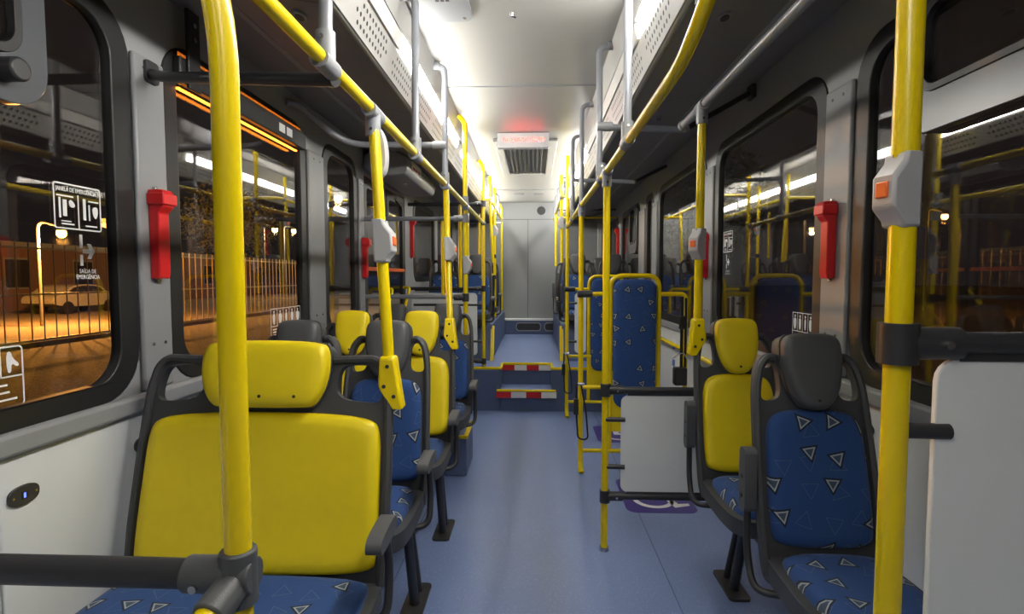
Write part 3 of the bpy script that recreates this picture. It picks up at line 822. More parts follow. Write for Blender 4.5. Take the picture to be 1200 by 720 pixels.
# wheelchair bay frames with padded backs
def bay_frame(label, y, xp, x0, x1, xr, plab, top_z):
    t = thing('backrest_frame', label, 'frame', (xp, y, 0))
    MB().tube([(xp, y, 0.0), (xp, y + .03, top_z)], R, 16).build('post', M['yellow'], t)
    MB().tube([(xp + .006, y - .055, .012), (xp, y - .005, .07), (xp, y, .14)], .019, 10, fil=.03).build('foot', M['yellow'], t)
    MB().tube([(x0, y + .02, .14), (x0, y + .02, 1.36), (x1, y + .02, 1.36), (x1, y + .02, .14)], .016, 14, fil=.085).build('hoop', M['yellow'], t)
    for z in (.59, .145):
        MB().tube([(xp, y + .01, z), (x1, y + .01, z)], .0145, 12).build('cross_bar', M['yellow'], t)
    MB().tube([(xp, y + .01, 1.235), (x0, y + .02, 1.235)], .0145, 12).build('cross_bar', M['yellow'], t)
    MB().tube([(xp - .026, y, 1.235), (xp + .075, y + .005, 1.235)], .024, 14).build('clamp', M['dark'], t)
    MB().tube([(x1, y + .02, 1.235), (xr, y + .02, 1.235), (xr, y + .02, .50), (x1, y + .02, .5)], .0155, 14, fil=.04).build('side_hoop', M['yellow'], t)
    MB().box((x0 + .005, y + .012, .28), (x1 - .005, y + .030, .60)).build('backing_plate', M['yellow'], t, bevel=.004)
    pd = rrect(x0 + .022, .45, x1 - .022, 1.335, .07, 8)
    MB().pillow(pd, (0, y + .012, 0), EX, EZ, (0, -1, 0), [(0, .012), (.004, .022), (.014, .030), (.04, .033), (.08, .033)], -.02).build('back_pad', M['fabric_b'], t, smooth=60)
    return t
bay_frame('yellow tube frame with blue padded back in the wheelchair bay, nearer the single yellow seat', 3.69, .322, .524, .853, 1.035, '', 1.84)
bay_frame('yellow tube frame with blue padded back in the wheelchair bay, against the platform step', 5.16, .316, .525, .85, 1.035, '', 2.5)
screen('narrow white screen panel behind the bay frame at the platform step', .39, .50, 5.178, .62, 1.20, (), (1.10, .73), .316, .5)

# belts
def belt(name, label, x, y, z0, z1):
    t = thing(name, label, 'belt', (x, y, z0))
    MB().tube([(x - .03, y - .02, z1), (x - .035, y - .03, (z0 + z1) / 2 + .04), (x - .02, y - .03, z0), (x + .05, y - .03, z0 - .005), (x + .035, y - .02, (z0 + z1) / 2), (x, y - .022, z1)], .006, 8, fil=.05).build('strap', M['black'], t)
    MB().box((x - .05, y - .045, (z0 + z1) / 2 - .02), (x - .018, y - .018, (z0 + z1) / 2 + .09)).build('buckle', M['rubber'], t, bevel=.005)
    MB().tube([(x - .02, y - .02, z1), (x + .02, y - .02, z1)], .012, 10).build('hook', M['steel'], t)
belt('tie_down_strap', 'black tie-down strap hanging from the frame post nearer the single yellow seat', .322, 3.68, .24, .62)
belt('tie_down_strap', 'black tie-down strap hanging from the frame post at the platform step', .316, 5.15, .24, .62)
t = thing('seat_belt', 'black wheelchair seat belt with reel hanging inside the yellow side hoop', 'belt', (1.02, 3.66, .60))
MB().box((.945, 3.62, .62), (1.03, 3.69, .74)).build('reel', M['rubber'], t, bevel=.01)
MB().box((.985, 3.65, .72), (1.005, 3.657, 1.22)).build('strap', M['black'], t)
MB().box((1.015, 3.66, .70), (1.03, 3.667, 1.21)).build('strap', M['black'], t)
MB().box((.975, 3.635, 1.00), (1.015, 3.665, 1.09)).build('buckle', M['rubber'], t, bevel=.006)
MB().tube([(.93, 3.64, .80), (1.0, 3.64, .85), (1.03, 3.65, .80)], .006, 8).build('tongue', M['steel'], t)
for x_, q_, lab in ((.285, 0, 'black seat belt with buckle hanging beside the bay-side front platform seat'), (-.515, .87, 'black seat belt with buckle hanging on the collared pole, door side of the platform')):
    t = thing('seat_belt', lab, 'belt', (x_, 6.05 + q_, .86))
    MB().tube([(x_ + .03 * (1 if x_ > 0 else -1), 6.22 + q_, 1.50), (x_, 6.08 + q_, 1.32), (x_ - .01, 6.04 + q_, 1.05), (x_ + .005, 6.02 + q_, .87)], .012, 8, fil=.08).build('strap', M['black'], t)
    MB().tube([(x_ + .02 * (1 if x_ > 0 else -1), 6.20 + q_, 1.44), (x_ - .03, 6.10 + q_, 1.20), (x_ - .02, 6.03 + q_, .98)], .009, 8, fil=.1).build('strap', M['black'], t)
    MB().box((x_ - .03, 6.0 + q_, .98), (x_ + .01, 6.05 + q_, 1.08)).build('buckle', M['rubber'], t, bevel=.006)
    MB().box((x_ - .04, 6.01 + q_, 1.09), (x_ - .015, 6.03 + q_, 1.13)).build('tongue', M['steel'], t, bevel=.003)
t = thing('wall_handrail', 'yellow handrail along the white side panel of the wheelchair bay', 'rail', (1.07, 4.0, .83))
MB().tube([(XR - .012, 2.95, .83), (1.075, 3.0, .83), (1.075, 4.95, .83), (XR - .012, 5.0, .83)], .0165, 12, fil=.04).build('tube', M['yellow'], t)
MB().box((XR - .03, 3.9, .80), (XR - .01, 4.0, .86)).build('wall_plate', M['yellow'], t, bevel=.004)

# door partition (between the last door-side row and the door)
t = pole('grab_pole', 'yellow pole with two dark bar clamps where the aisle meets the door opening', [(-.505, 3.95, 0), (-.505, 3.95, 2.47), (-.55, 3.95, 2.52)], joints=[('f', (-.505, 3.95, 0)), ('c', (-.505, 3.95, 1.78), -EX, 'joint'), ('c', (-.505, 3.95, 1.20), -EX)], fil=.05)
t = thing('door_partition', 'two dark grey bars with a yellow upright ahead of the door', 'rail', (-.9, 3.96, 1.2))
for z in (1.78, 1.205): MB().tube([(XL, 3.96, z), (-.51, 3.96, z)], .0165, 14).build('bar', M['grey'], t)
MB().tube([(-.675, 3.965, 1.205), (-.675, 3.965, 1.78)], .0125, 12).build('upright', M['yellow'], t)
# partition at the step, door side
pole('grab_pole', 'yellow pole at the platform edge with stacked dark clamps, door side', [(-.51, YS + .04, ZP), (-.51, YS + .04, 2.45), (-.55, YS + .04, 2.51)], joints=[('f', (-.51, YS + .04, ZP)), ('c', (-.51, YS + .04, 2.08), -EX), ('c', (-.51, YS + .04, 1.235), -EX), ('c', (-.51, YS + .04, .50), -EX)], fil=.05)
screen('white screen panel at the platform edge behind the door opening', -1.24, -.575, YS + .045, .56, 1.19, (1.235, .50), (1.07, .70), -.51, XL)
pole('grab_pole', 'short yellow upright above the platform screen, door side', [(-.745, YS + .05, 1.24), (-.745, YS + .05, 2.08)])
pole('cross_tube', 'dark cross tube above the platform screen, door side', [(-.51, YS + .05, 2.08), (XL, YS + .05, 2.08)], mat='dark', cat='rail')
# platform poles
pole('overhead_rail', 'yellow overhead rail over the rear platform, door side', [(-.51, YS + .04, 2.12), (-.51, 6.2, 2.24), (-.51, 8.5, 2.24)], cat='rail', joints=[('s', (-.51, y, 2.24), EY, .05) for y in (6.2, 7.1, 8.45)])
pole('overhead_rail', 'yellow overhead rail over the rear platform, wheelchair bay side', [(.313, 5.2, 2.12), (.305, 6.0, 2.24), (.30, 8.45, 2.24)], cat='rail', joints=[('s', (.302, y, 2.24), EY, .05) for y in (6.1, 7.0, 7.7)])
pole('grab_pole', 'yellow pole rising from the front platform seat corner, door side', [(-.475, 6.22, ZP + 1.08), (-.51, 6.2, 2.24), (-.51, 6.2, 2.5)])
pole('grab_pole', 'yellow pole between the platform seat rows with dark collars, door side', [(-.515, 7.0, .80), (-.515, 7.0, 2.50)], joints=[('s', (-.515, 7.0, 1.62), EZ, .05, .024, 'dark'), ('s', (-.515, 7.0, 1.35), EZ, .05, .024, 'dark')])
pole('grab_pole', 'yellow pole standing before the rear bulkhead, door side', [(-.514, 8.50, ZP), (-.514, 8.50, 2.44), (-.55, 8.5, 2.5)], fil=.04, joints=[('f', (-.514, 8.5, ZP))])
pole('guard_rail', 'yellow right-angled guard tube before the back platform row, door side', [(-.86, 6.98, 2.2), (-.86, 6.98, 1.38), (-.52, 7.0, 1.38)], cat='rail', fil=.06)
pole('grab_pole', 'slim yellow hanging tube above the back platform seats, door side', [(-.735, 7.2, 1.60), (-.735, 7.2, 2.2)], r=.015)
pole('cross_tube', 'thin steel cross tube before the rear bulkhead, door side', [(-.514, 8.48, 2.2), (XL, 8.48, 2.2)], mat='steel', cat='rail', r=.012)
pole('grab_pole', 'yellow pole rising from the front platform seat corner, wheelchair bay side', [(.318, 6.22, ZP + 1.08), (.305, 6.15, 2.24), (.305, 6.15, 2.5)], r=.018)
pole('grab_pole', 'yellow pole rising from the back platform seat corner, wheelchair bay side', [(.30, 7.5, ZP + 1.06), (.30, 7.6, 2.24)])
pole('cross_tube', 'yellow cross tube before the rear bulkhead, wheelchair bay side', [(.30, 7.7, 2.19), (XR, 7.7, 2.19)], cat='rail', r=.014)
pole('cross_tube', 'dark cross tube above the yellow one before the rear bulkhead', [(.30, 7.7, 2.30), (XR, 7.7, 2.30)], mat='dark', cat='rail', r=.014)
for y, w_ in ((6.4, 'just behind the bay-side front platform pole'), (7.0, 'above the gap between the bay-side platform rows'), (7.62, 'at the bay-side yellow cross tube'), (8.2, 'nearest the rear bulkhead on the bay side')):
    hanger('short grey hanger tube ' + w_, .303, y, 2.24, .40, ztop=2.5)
for y, w_ in ((6.28, 'just behind the door-side front platform pole'), (7.68, 'nearest the rear bulkhead on the door side')):
    hanger('short grey hanger tube ' + w_, -.51, y, 2.24, -.55, ztop=2.5)
t = thing('corner_post', 'pale grey post in the rear corner beside the red hammer case', 'post', (1.0, 8.55, ZP))
MB().box((.99, 8.50, ZP), (1.06, 8.56, 2.20)).build('body', M['gbox'], t, bevel=.01)
t['category'] = 'post'

# ------------------------------------------------------------------ stop buttons
def stop_button(label, p, d, up=EZ, k=1.0):
    p, d, up = V(p), V(d).normalized(), V(up).normalized()
    sd = d.cross(up).normalized()
    t = thing('stop_button', label, 'button', p - up * .065 * k)
    prof = [(-.016, -.066), (.020, -.066), (.024, -.052), (.044, -.030), (.044, .024), (.022, .052), (.020, .066), (-.016, .066)]
    prof = [(u * k, v * k) for u, v in prof]
    MB().prism(prof, [], p - sd * .024 * k, d, up, sd * .048 * k).build('housing', M['gbox'], t, bevel=.005)
    MB().obox(p + d * .045 * k, (d, up, sd), (.003 * k, .014 * k, .012 * k)).build('push_button', M['orange'], t, bevel=.002)
    for v in (-.060, .060):
        c = p + d * .020 * k + up * v * k
        MB().tube([c - d * .004, c + d * .001], .004, 8).build('screw', M['dark'], t)
stop_button('grey stop button box with orange key on the tall pole by the white screen', (.535, .81, 1.475), (-.95, -.22, 0), k=.82)
stop_button('grey stop button box on the pole of the extra-wide yellow seat', (-.472, 1.640, 1.46), (1, -.12, 0), (-.07, .07, 1))
stop_button('grey stop button box on the pole of the single yellow seat', (.70, 2.325, 1.49), (-.8, -.6, 0))
stop_button('grey stop button box on the pole of the yellow aisle seat', (-.468, 2.92, 1.50), (1, -.15, 0), (-.07, .25, 1))
stop_button('grey stop button box on the pole where the aisle meets the door', (-.505, 3.95, 1.44), (1, -.15, 0))
stop_button('grey stop button box on the bay-side platform front pole', (.307, 6.15, 1.97), (-.9, -.4, 0))
stop_button('grey stop button box on the pole between the door-side platform rows', (-.515, 7.0, 1.95), (.9, -.4, 0))
t = thing('card_sensor', 'smooth grey oval casing on top of the extra-wide seat pole', 'sensor', (-.47, 1.67, 1.72))
MB().pillow(chaikin([(-.02, 1.655), (.022, 1.665), (.034, 1.72), (.026, 1.79), (.004, 1.825), (-.02, 1.82)], 2), (-.492, 1.69, 0), EX, EZ, (0, -1, 0), [(0, .008), (.004, .014)], -.02).build('casing', M['gbox'], t)

# ------------------------------------------------------------------ emergency hammer cases
def hammer(label, x, s, y, z0=1.345, z1=1.635):
    t = thing('hammer_case', label, 'hammer case', (x, y, z0))
    n = -s
    a = [(0, z0), (.030, z0), (.034, z0 + .02), (.034, z1 - .075), (.052, z1 - .055), (.052, z1 - .008), (.046, z1), (0, z1)]
    MB().prism(a, [], (x, y - .026, 0), (n, 0, 0), EZ, EY * .052).build('case', M['red'], t, bevel=.004)
    MB().box((min(x, x + n * .058), y - .034, z1 - .05), (max(x, x + n * .058), y + .034, z1 - .012)).build('cap', M['red'], t, bevel=.004)
    for z in (z0 - .006, z1 + .006):
        MB().tube([(x, y, z), (x + n * .012, y, z)], .006, 10).build('screw', M['steel'], t)
hammer('red emergency hammer case on the pillar beside the extra-wide seat window sign', XL + .018, -1, 1.735)
hammer('red emergency hammer case on the pillar just ahead of the door', XL + .018, -1, 3.90)
hammer('red emergency hammer case on the pillar behind the single blue seat', XR - .018, 1, 2.10)
hammer('red emergency hammer case on the pillar by the single yellow seat pole', XR - .018, 1, 3.585)
hammer('red emergency hammer case high on the rear pillar of the platform', XR - .018, 1, 7.28, 1.66, 2.0)
hammer('red emergency hammer case on the wall past the door', XL, -1, 5.5, 1.55, 1.95)

# USB sockets
t = thing('usb_socket', 'dark oval charging socket on the white panel beside the single blue seat', 'socket', (XR - .012, 1.86, .834))
MB().prism([(1.86 + .040 * math.cos(a), .834 + .024 * math.sin(a)) for a in [2 * PI * k / 28 for k in range(28)]], [], (XR - .011, 0, 0), EY, EZ, (-.009, 0, 0)).build('plate', M['dark'], t, bevel=.002)
MB().box((XR - .0215, 1.852, .825), (XR - .019, 1.868, .843)).build('port', M['rubber'], t)
for y, lab in ((1.245, 'dark oval charging socket with blue light on the white panel ahead of the extra-wide seat'), (1.655, 'dark oval charging socket with blue light beside the extra-wide seat back')):
    t = thing('usb_socket', lab, 'socket', (XL + .012, y, .815))
    MB().prism([(y + .042 * math.cos(a) if False else y + .040 * math.copysign(abs(math.cos(a)) ** .8, math.cos(a)), .815 + .024 * math.copysign(abs(math.sin(a)) ** .8, math.sin(a))) for a in [2 * PI * k / 28 for k in range(28)]], [], (XL + .011, 0, 0), EY, EZ, (.008, 0, 0)).build('plate', M['dark'], t, bevel=.002)
    MB().box((XL + .0185, y - .008, .806), (XL + .0205, y + .008, .824)).build('port', M['rubber'], t)
    MB().box((XL + .0187, y - .004, .809), (XL + .0212, y + .001, .821)).build('indicator', M['usb'], t)
    for dy in (-.03, .03):
        MB().tube([(XL + .018, y + dy, .815), (XL + .0205, y + dy, .815)], .003, 8).build('screw', M['steel'], t)

# ------------------------------------------------------------------ stickers on the glass
def panel_border(mb, x, nx, ya, yb, za, zb, w=.004, r=.008):
    mb.prism(rrect(ya, za, yb, zb, r), [list(reversed(rrect(ya + w, za + w, yb - w, zb - w, r * .6)))], (x, 0, 0), EY, EZ, (nx * .0006, 0, 0))
def emergency_sticker(label, x, nx, ya, yb, z0, z1, dy):
    """dy=+1: reading direction along +Y (left wall), -1 right wall"""
    t = thing('window_sticker', label, 'sticker', (x, (ya + yb) / 2, z0))
    m = MB(); panel_border(m, x, nx, ya, yb, z0, z1)
    cm = (ya + yb) / 2
    m.box((min(x, x + nx * .0006), cm - .0018, z0 + .004), (max(x, x + nx * .0006), cm + .0018, z1 - .028))
    m.build('border', M['sticker'], t, smooth=0)
    ux = EY * dy; st = ya if dy > 0 else yb
    m = text_mb(MB(), 'JANELA DE EMERGÊNCIA', .0165, V((x, st, z1 - .022)) + ux * .008, ux, EZ, V((nx, 0, 0)), sx=(yb - ya - .016) / .185 * .95)
    m.build('lettering', M['sticker'], t, smooth=0)
    w = (yb - ya)
    m = MB()
    def bar(f0, f1, za, zb):
        p, q = st + dy * w * f0, st + dy * w * f1
        m.box((min(x, x + nx * .0006), min(p, q), za), (max(x, x + nx * .0006), max(p, q), zb))
    bar(.10, .14, z0 + .03, z1 - .04); bar(.18, .26, z0 + .035, z1 - .045); bar(.06, .40, z1 - .037, z1 - .033)
    bar(.14, .40, z0 + .012, z0 + .016); bar(.14, .34, z0 + .02, z0 + .023)
    bar(.60, .66, z0 + .03, z1 - .035); bar(.72, .75, z0 + .03, z1 - .05); bar(.72, .95, z1 - .042, z1 - .038); bar(.64, .9, z0 + .012, z0 + .016)
    m.prism(chaikin([(st + dy * w * f, z0 + (z1 - z0) * g) for f, g in ((.80, .55), (.92, .58), (.93, .42), (.88, .28), (.82, .36))], 1), [], (x, 0, 0), EY, EZ, (nx * .0006, 0, 0))
    m.prism(chaikin([(st + dy * w * f, z0 + (z1 - z0) * g) for f, g in ((.30, .62), (.36, .66), (.44, .54), (.40, .48), (.32, .50))], 1), [], (x, 0, 0), EY, EZ, (nx * .0006, 0, 0))
    m.build('pictogram', M['sticker'], t, smooth=0)
def exit_sticker(label, x, nx, yc, z0, z1, dy):
    t = thing('exit_sticker', label, 'sticker', (x, yc, z0))
    h = z1 - z0; u = lambda f: yc + dy * f * h
    m = MB()
    for a, b in ((.70, 1.0), (.30, .55)):
        m.box((min(x, x + nx * .0006), min(u(-.20), u(-.12)), z0 + h * a), (max(x, x + nx * .0006), max(u(-.20), u(-.12)), z0 + h * b))
    m.prism([(u(a), z0 + h * b) for a, b in ((-.12, .58), (.06, .58), (.0, .46), (.10, .46), (.22, .63), (.10, .80), (.0, .80), (.06, .68), (-.12, .68))], [], (x, 0, 0), EY, EZ, (nx * .0006, 0, 0))
    m.build('arrow', M['sticker'], t, smooth=0)
    m = MB()
    text_mb(m, 'SAÍDA DE', h * .135, V((x, yc, z0 + h * .13)), EY * dy, EZ, V((nx, 0, 0)), align='CENTER', sx=.8)
    text_mb(m, 'EMERGÊNCIA', h * .135, V((x, yc, z0 + h * .0)), EY * dy, EZ, V((nx, 0, 0)), align='CENTER', sx=.8)
    m.build('lettering', M['sticker'], t, smooth=0)
def priority_sticker(label, x, nx, ya, yb, z0, z1, dy):
    t = thing('priority_sticker', label, 'sticker', (x, (ya + yb) / 2, z0))
    zm = z0 + (z1 - z0) * .42
    m = MB(); panel_border(m, x, nx, ya, yb, z0, z1, .003, .004)
    m.box((min(x, x + nx * .0006), ya, zm), (max(x, x + nx * .0006), yb, zm + .003))
    n = 5
    for k in range(1, n):
        y = ya + (yb - ya) * k / n
        m.box((min(x, x + nx * .0006), y - .0013, zm), (max(x, x + nx * .0006), y + .0013, z1))
    m.build('border', M['sticker'], t, smooth=0)
    w = (yb - ya) / n; H_ = z1 - zm
    for k in range(n):
        y = ya + w * (k + .5); m = MB()
        m.prism(circ(y, zm + H_ * .80, H_ * .075, 10), [], (x, 0, 0), EY, EZ, (nx * .0006, 0, 0))
        wid = (.16, .24, .14, .20, .26)[k] * w
        m.prism(chaikin([(y - wid, zm + H_ * .70), (y + wid, zm + H_ * .70), (y + wid * 1.1, zm + H_ * .40), (y + wid * .6, zm + H_ * .12), (y - wid * .6, zm + H_ * .12), (y - wid * 1.1, zm + H_ * .40)], 1), [], (x, 0, 0), EY, EZ, (nx * .0006, 0, 0))
        m.build('pictogram', M['sticker'], t, smooth=0)
    m = MB()
    for k in range(4):
        z = zm - (zm - z0) * (.22 + .2 * k)
        m.box((min(x, x + nx * .0006), ya + .02, z - .003), (max(x, x + nx * .0006), ya + (yb - ya) * (.9 - .12 * (k % 2)), z + .003))
    m.build('small_print', M['sticker'], t, smooth=0)
gx = XL - .0115; gr = XR + .0115
emergency_sticker('white JANELA DE EMERGÊNCIA sticker on the glass beside the red hammer case, door side', gx, 1, 1.395, 1.552, 1.482, 1.607, 1)
exit_sticker('white exit arrow sticker reading SAÍDA DE EMERGÊNCIA, door side', gx, 1, 1.497, 1.345, 1.470, 1)
emergency_sticker('small white emergency window sticker on the glass behind the single yellow seat', gr, -1, 3.22, 3.37, 1.50, 1.625, -1)
exit_sticker('small white exit arrow sticker on the glass behind the single yellow seat', gr, -1, 3.29, 1.365, 1.485, -1)
priority_sticker('white pictogram priority seat sticker on the glass above the double and paired seats', gx, 1, 2.56, 2.89, 1.04, 1.195, 1)
priority_sticker('white pictogram priority seat sticker on the glass behind the single blue seat', gr, -1, 2.235, 2.46, 1.05, 1.195, -1)
t = thing('instruction_sticker', 'white framed instruction sticker low on the glass ahead of the extra-wide seat', 'sticker', (gx, 1.2, 1.03))
m = MB(); panel_border(m, gx, 1, 1.10, 1.288, 1.03, 1.182, .004, .012)
m.box((gx, 1.10, 1.105), (gx + .0006, 1.288, 1.109)); m.box((gx, 1.228, 1.105), (gx + .0006, 1.232, 1.18))
m.build('border', M['sticker'], t, smooth=0)
m = MB(); m.prism(chaikin([(1.245, 1.165), (1.256, 1.17), (1.262, 1.15), (1.278, 1.135), (1.272, 1.128), (1.258, 1.14), (1.256, 1.115), (1.246, 1.118)], 1), [], (gx, 0, 0), EY, EZ, (.0006, 0, 0))
m.build('pictogram', M['sticker'], t, smooth=0)
m = MB()
for k, e in enumerate((1.245, 1.25, 1.268)): m.box((gx, 1.12, 1.085 - .018 * k), (gx + .0006, e, 1.090 - .018 * k))
m.build('small_print', M['sticker'], t, smooth=0)
for k, z in enumerate((.80, .66)):
    t = thing('info_label', ('small blue and white label on the white panel below the bay handrail, upper one', 'small blue and white label on the white panel below the bay handrail, lower one')[k], 'label', (XR - .012, 4.43, z - .05))
    MB().box((XR - .0135, 4.35, z - .05), (XR - .0118, 4.45, z + .05)).build('backing', M['sticker'], t)
    MB().box((XR - .0145, 4.36, z - .035), (XR - .0133, 4.44, z + .02)).build('print', M['bluep'], t)

# ------------------------------------------------------------------ floor decals
def wheel_decal(label, x0, x1, y0, y1):
    t = thing('wheelchair_decal', label, 'decal', ((x0 + x1) / 2, (y0 + y1) / 2, 0))
    MB().prism(rrect(x0, y0, x1, y1, .06), [], (0, 0, 0), EX, EY, (0, 0, .0015)).build('ground', M['purple'], t, smooth=0)
    cx, cy, s = (x0 + x1) / 2, (y0 + y1) / 2, (y1 - y0)
    m = MB()
    def poly(p): m.prism([(cx + u * s, cy + v * s) for u, v in p], [], (0, 0, .0015), EX, EY, (0, 0, .001))
    poly(circ(-.06, .36, .07, 14))
    poly([(-.10, .27), (-.02, .27), (.0, .02), (.14, .02), (.22, -.26), (.34, -.24), (.34, -.30), (.16, -.36), (.08, -.06), (-.10, -.06)])
    poly([(-.02, .16), (.16, .16), (.16, .10), (-.02, .10)])
    m.prism([(cx + (-.04 + .24 * math.cos(a)) * s, cy + (-.14 + .24 * math.sin(a)) * s) for a in [math.radians(120 + 230 * k / 20) for k in range(21)]] +
            [(cx + (-.04 + .18 * math.cos(a)) * s, cy + (-.14 + .18 * math.sin(a)) * s) for a in [math.radians(350 - 230 * k / 20) for k in range(21)]], [], (0, 0, .0015), EX, EY, (0, 0, .001))
    m.build('wheelchair_symbol', M['sticker'], t, smooth=0)
wheel_decal('purple wheelchair decal on the floor behind the single yellow seat screen', .54, .95, 3.04, 3.56)
wheel_decal('purple wheelchair decal on the floor between the two blue padded backs', .53, .94, 4.36, 4.84)

# ------------------------------------------------------------------ ceiling fittings
t = thing('ceiling_display', 'white box display with glowing red text row under the roof hatch', 'display', (-.095, 4.55, 2.42))
MB().box((-.31, 4.53, 2.425), (.12, 4.60, ZC - .002)).build('housing', M['led_white'], t, bevel=.005)
m = MB(); x = -.265
while x < .08:
    w = random.choice((.010, .014, .018)); 
    m.box((x, 4.5275, 2.475), (x + .005, 4.5305, 2.505))
    if random.random() < .8: m.box((x, 4.5275, random.choice((2.475, 2.488, 2.50))), (x + w, 4.5305, random.choice((2.480, 2.493, 2.505))))
    if random.random() < .6: m.box((x + w - .004, 4.5275, 2.475), (x + w, 4.5305, 2.505))
    x += w + .007
m.build('led_text', M['ledred'], t, smooth=0)
t = thing('roof_hatch', 'square roof hatch with dark ribbed opening behind the display', 'hatch', (-.08, 5.6, ZC - .03))
MB().prism([(-.36, 4.72), (.20, 4.72), (.20, 6.38), (-.36, 6.38)], [[(-.285, 4.82), (-.285, 6.25), (.125, 6.25), (.125, 4.82)]], (0, 0, ZC - .028), EX, EY, (0, 0, .026)).build('frame', M['duct'], t, bevel=.006)
MB().box((-.285, 4.82, ZC - .008), (.125, 6.25, ZC - .003)).build('opening', M['under'], t)
for k in range(10):
    x = -.265 + .041 * k
    MB().box((x - .004, 4.83, ZC - .018), (x + .004, 6.24, ZC - .008)).build('slat', M['dark'], t)
t = thing('hatch_cover', 'grey rounded ceiling cover plate with vent slots beside the duct', 'cover', (-.41, 2.2, ZC - .02))
MB().prism(rrect(-.545, 1.85, -.285, 2.55, .04), [], (0, 0, ZC - .018), EX, EY, (0, 0, .017)).build('plate', M['joint'], t, bevel=.006)
for i in range(3):
    for j in range(9):
        MB().box((-.425 + i * .022, 2.06 + j * .035, ZC - .0205), (-.410 + i * .022, 2.08 + j * .035, ZC - .017)).build('slot', M['rubber'], t)
for x, y in ((-.51, 2.51), (-.32, 2.51)):
    MB().tube([(x, y, ZC - .018), (x, y, ZC - .022)], .008, 10).build('screw', M['steel'], t)
t = thing('ceiling_hook', 'small steel screw fitting alone in the white ceiling', 'fitting', (-.105, 2.52, ZC - .02))
MB().tube([(-.105, 2.52, ZC), (-.105, 2.52, ZC - .012)], .012, 14, r1=.008).build('cap', M['steel'], t)
MB().tube([(-.105, 2.52, ZC - .01), (-.085, 2.52, ZC - .018)], .004, 8).build('pin', M['dark'], t)
for i_, (x, y, lab) in enumerate(((-.80, 1.85, 'small oval reading lamp under the duct above the paired seats'), (.66, 1.30, 'small oval reading lamp under the duct above the single blue seat'), (.66, 1.95, 'small oval reading lamp under the duct above the single yellow seat'), (.72, 3.2, 'small oval reading lamp under the duct above the wheelchair bay'))):
    f = (x - (-.637)) / (XL + .637) if x < 0 else (x - .475) / (XR - .475)
    z = 2.22 + ((ZTL if x < 0 else ZTR) - 2.22) * f
    t = thing('reading_lamp', lab, 'lamp', (x, y, z - .012))
    el = lambda a, b: [(x + a * math.cos(2 * PI * k / 20), y + b * math.sin(2 * PI * k / 20)) for k in range(20)]
    MB().prism(el(.022, .034), [], (0, 0, z - .010), EX, EY, (0, 0, .014)).build('ring', M['joint'], t, bevel=.003)
    MB().prism(el(.014, .024), [], (0, 0, z - .0125), EX, EY, (0, 0, .006)).build('lens', M['dark'], t)
t = thing('duct_sprayer', 'small white nozzle under the duct above the bent rail', 'nozzle', (.50, 1.72, 2.16))
MB().tube([(.505, 1.72, 2.225), (.505, 1.72, 2.185)], .014, 12).build('body', M['duct'], t)
MB().tube([(.505, 1.72, 2.19), (.500, 1.72, 2.155)], .007, 10).build('tip', M['joint'], t)

# door mechanism box
t = thing('door_mechanism', 'grey rounded housing with warning label above the door', 'housing', (-1.1, 4.45, 2.10))
MB().prism(chaikin([(XL + .005, 2.30), (-.95, 2.272), (-.93, 2.15), (-.97, 2.10), (XL + .005, 2.11)], 1), [], (0, 3.98, 0), EX, EZ, (0, 1.1, 0)).build('case', M['wall'], t, bevel=.01)
MB().box((-.938, 4.12, 2.165), (-.932, 4.45, 2.235)).build('warning_label', M['sticker'], t)
for k in range(3): MB().box((-.9335, 4.15 + .09 * k, 2.172), (-.9305, 4.21 + .09 * k, 2.195)).build('print', M['red'], t)
MB().tube([(-1.05, 4.35, 2.115), (-1.05, 4.35, 2.098)], .02, 12).build('door_lamp', M['lens'], t)

# side destination display at the window top
t = thing('window_display', 'dark side destination display glowing amber along the window top', 'display', (XL + .03, 2.39, 2.02))
MB().box((XL + .004, 1.87, 2.035), (XL + .034, 2.91, 2.125)).build('housing', M['rubber'], t, bevel=.006)
m = MB()
y = 1.885
while y < 2.83:
    for z in (2.014,):
        m.box((XL + .004, y, z), (XL + .016, y + .012, z + .006))
    y += .018
m.build('amber_led_reflection', M['amber'], t, smooth=0, kind='stuff')  # glowing blocks stand in for the LED reflection in the window glass
MB().box((XL + .002, 1.90, 2.132), (XL + .006, 2.90, 2.150)).build('painted_amber_spill', M['amber_spill'], t)  # emissive strip paints the amber spill on the window's top gasket edge
for y in (2.60, 2.68):
    MB().box((XL + .033, y, 2.06), (XL + .0355, y + .06, 2.10)).build('label', M['sticker'], t)
t = thing('display_bracket', 'black bolted bracket holding the amber window display', 'bracket', (XL + .04, 1.93, 2.02))
MB().box((XL + .034, 1.90, 2.02), (XL + .046, 1.97, 2.30)).build('plate', M['rubber'], t, bevel=.003)
for z in (2.07, 2.20, 2.25): MB().tube([(XL + .046, 1.935, z), (XL + .051, 1.935, z)], .009, 10).build('bolt', M['steel'], t)

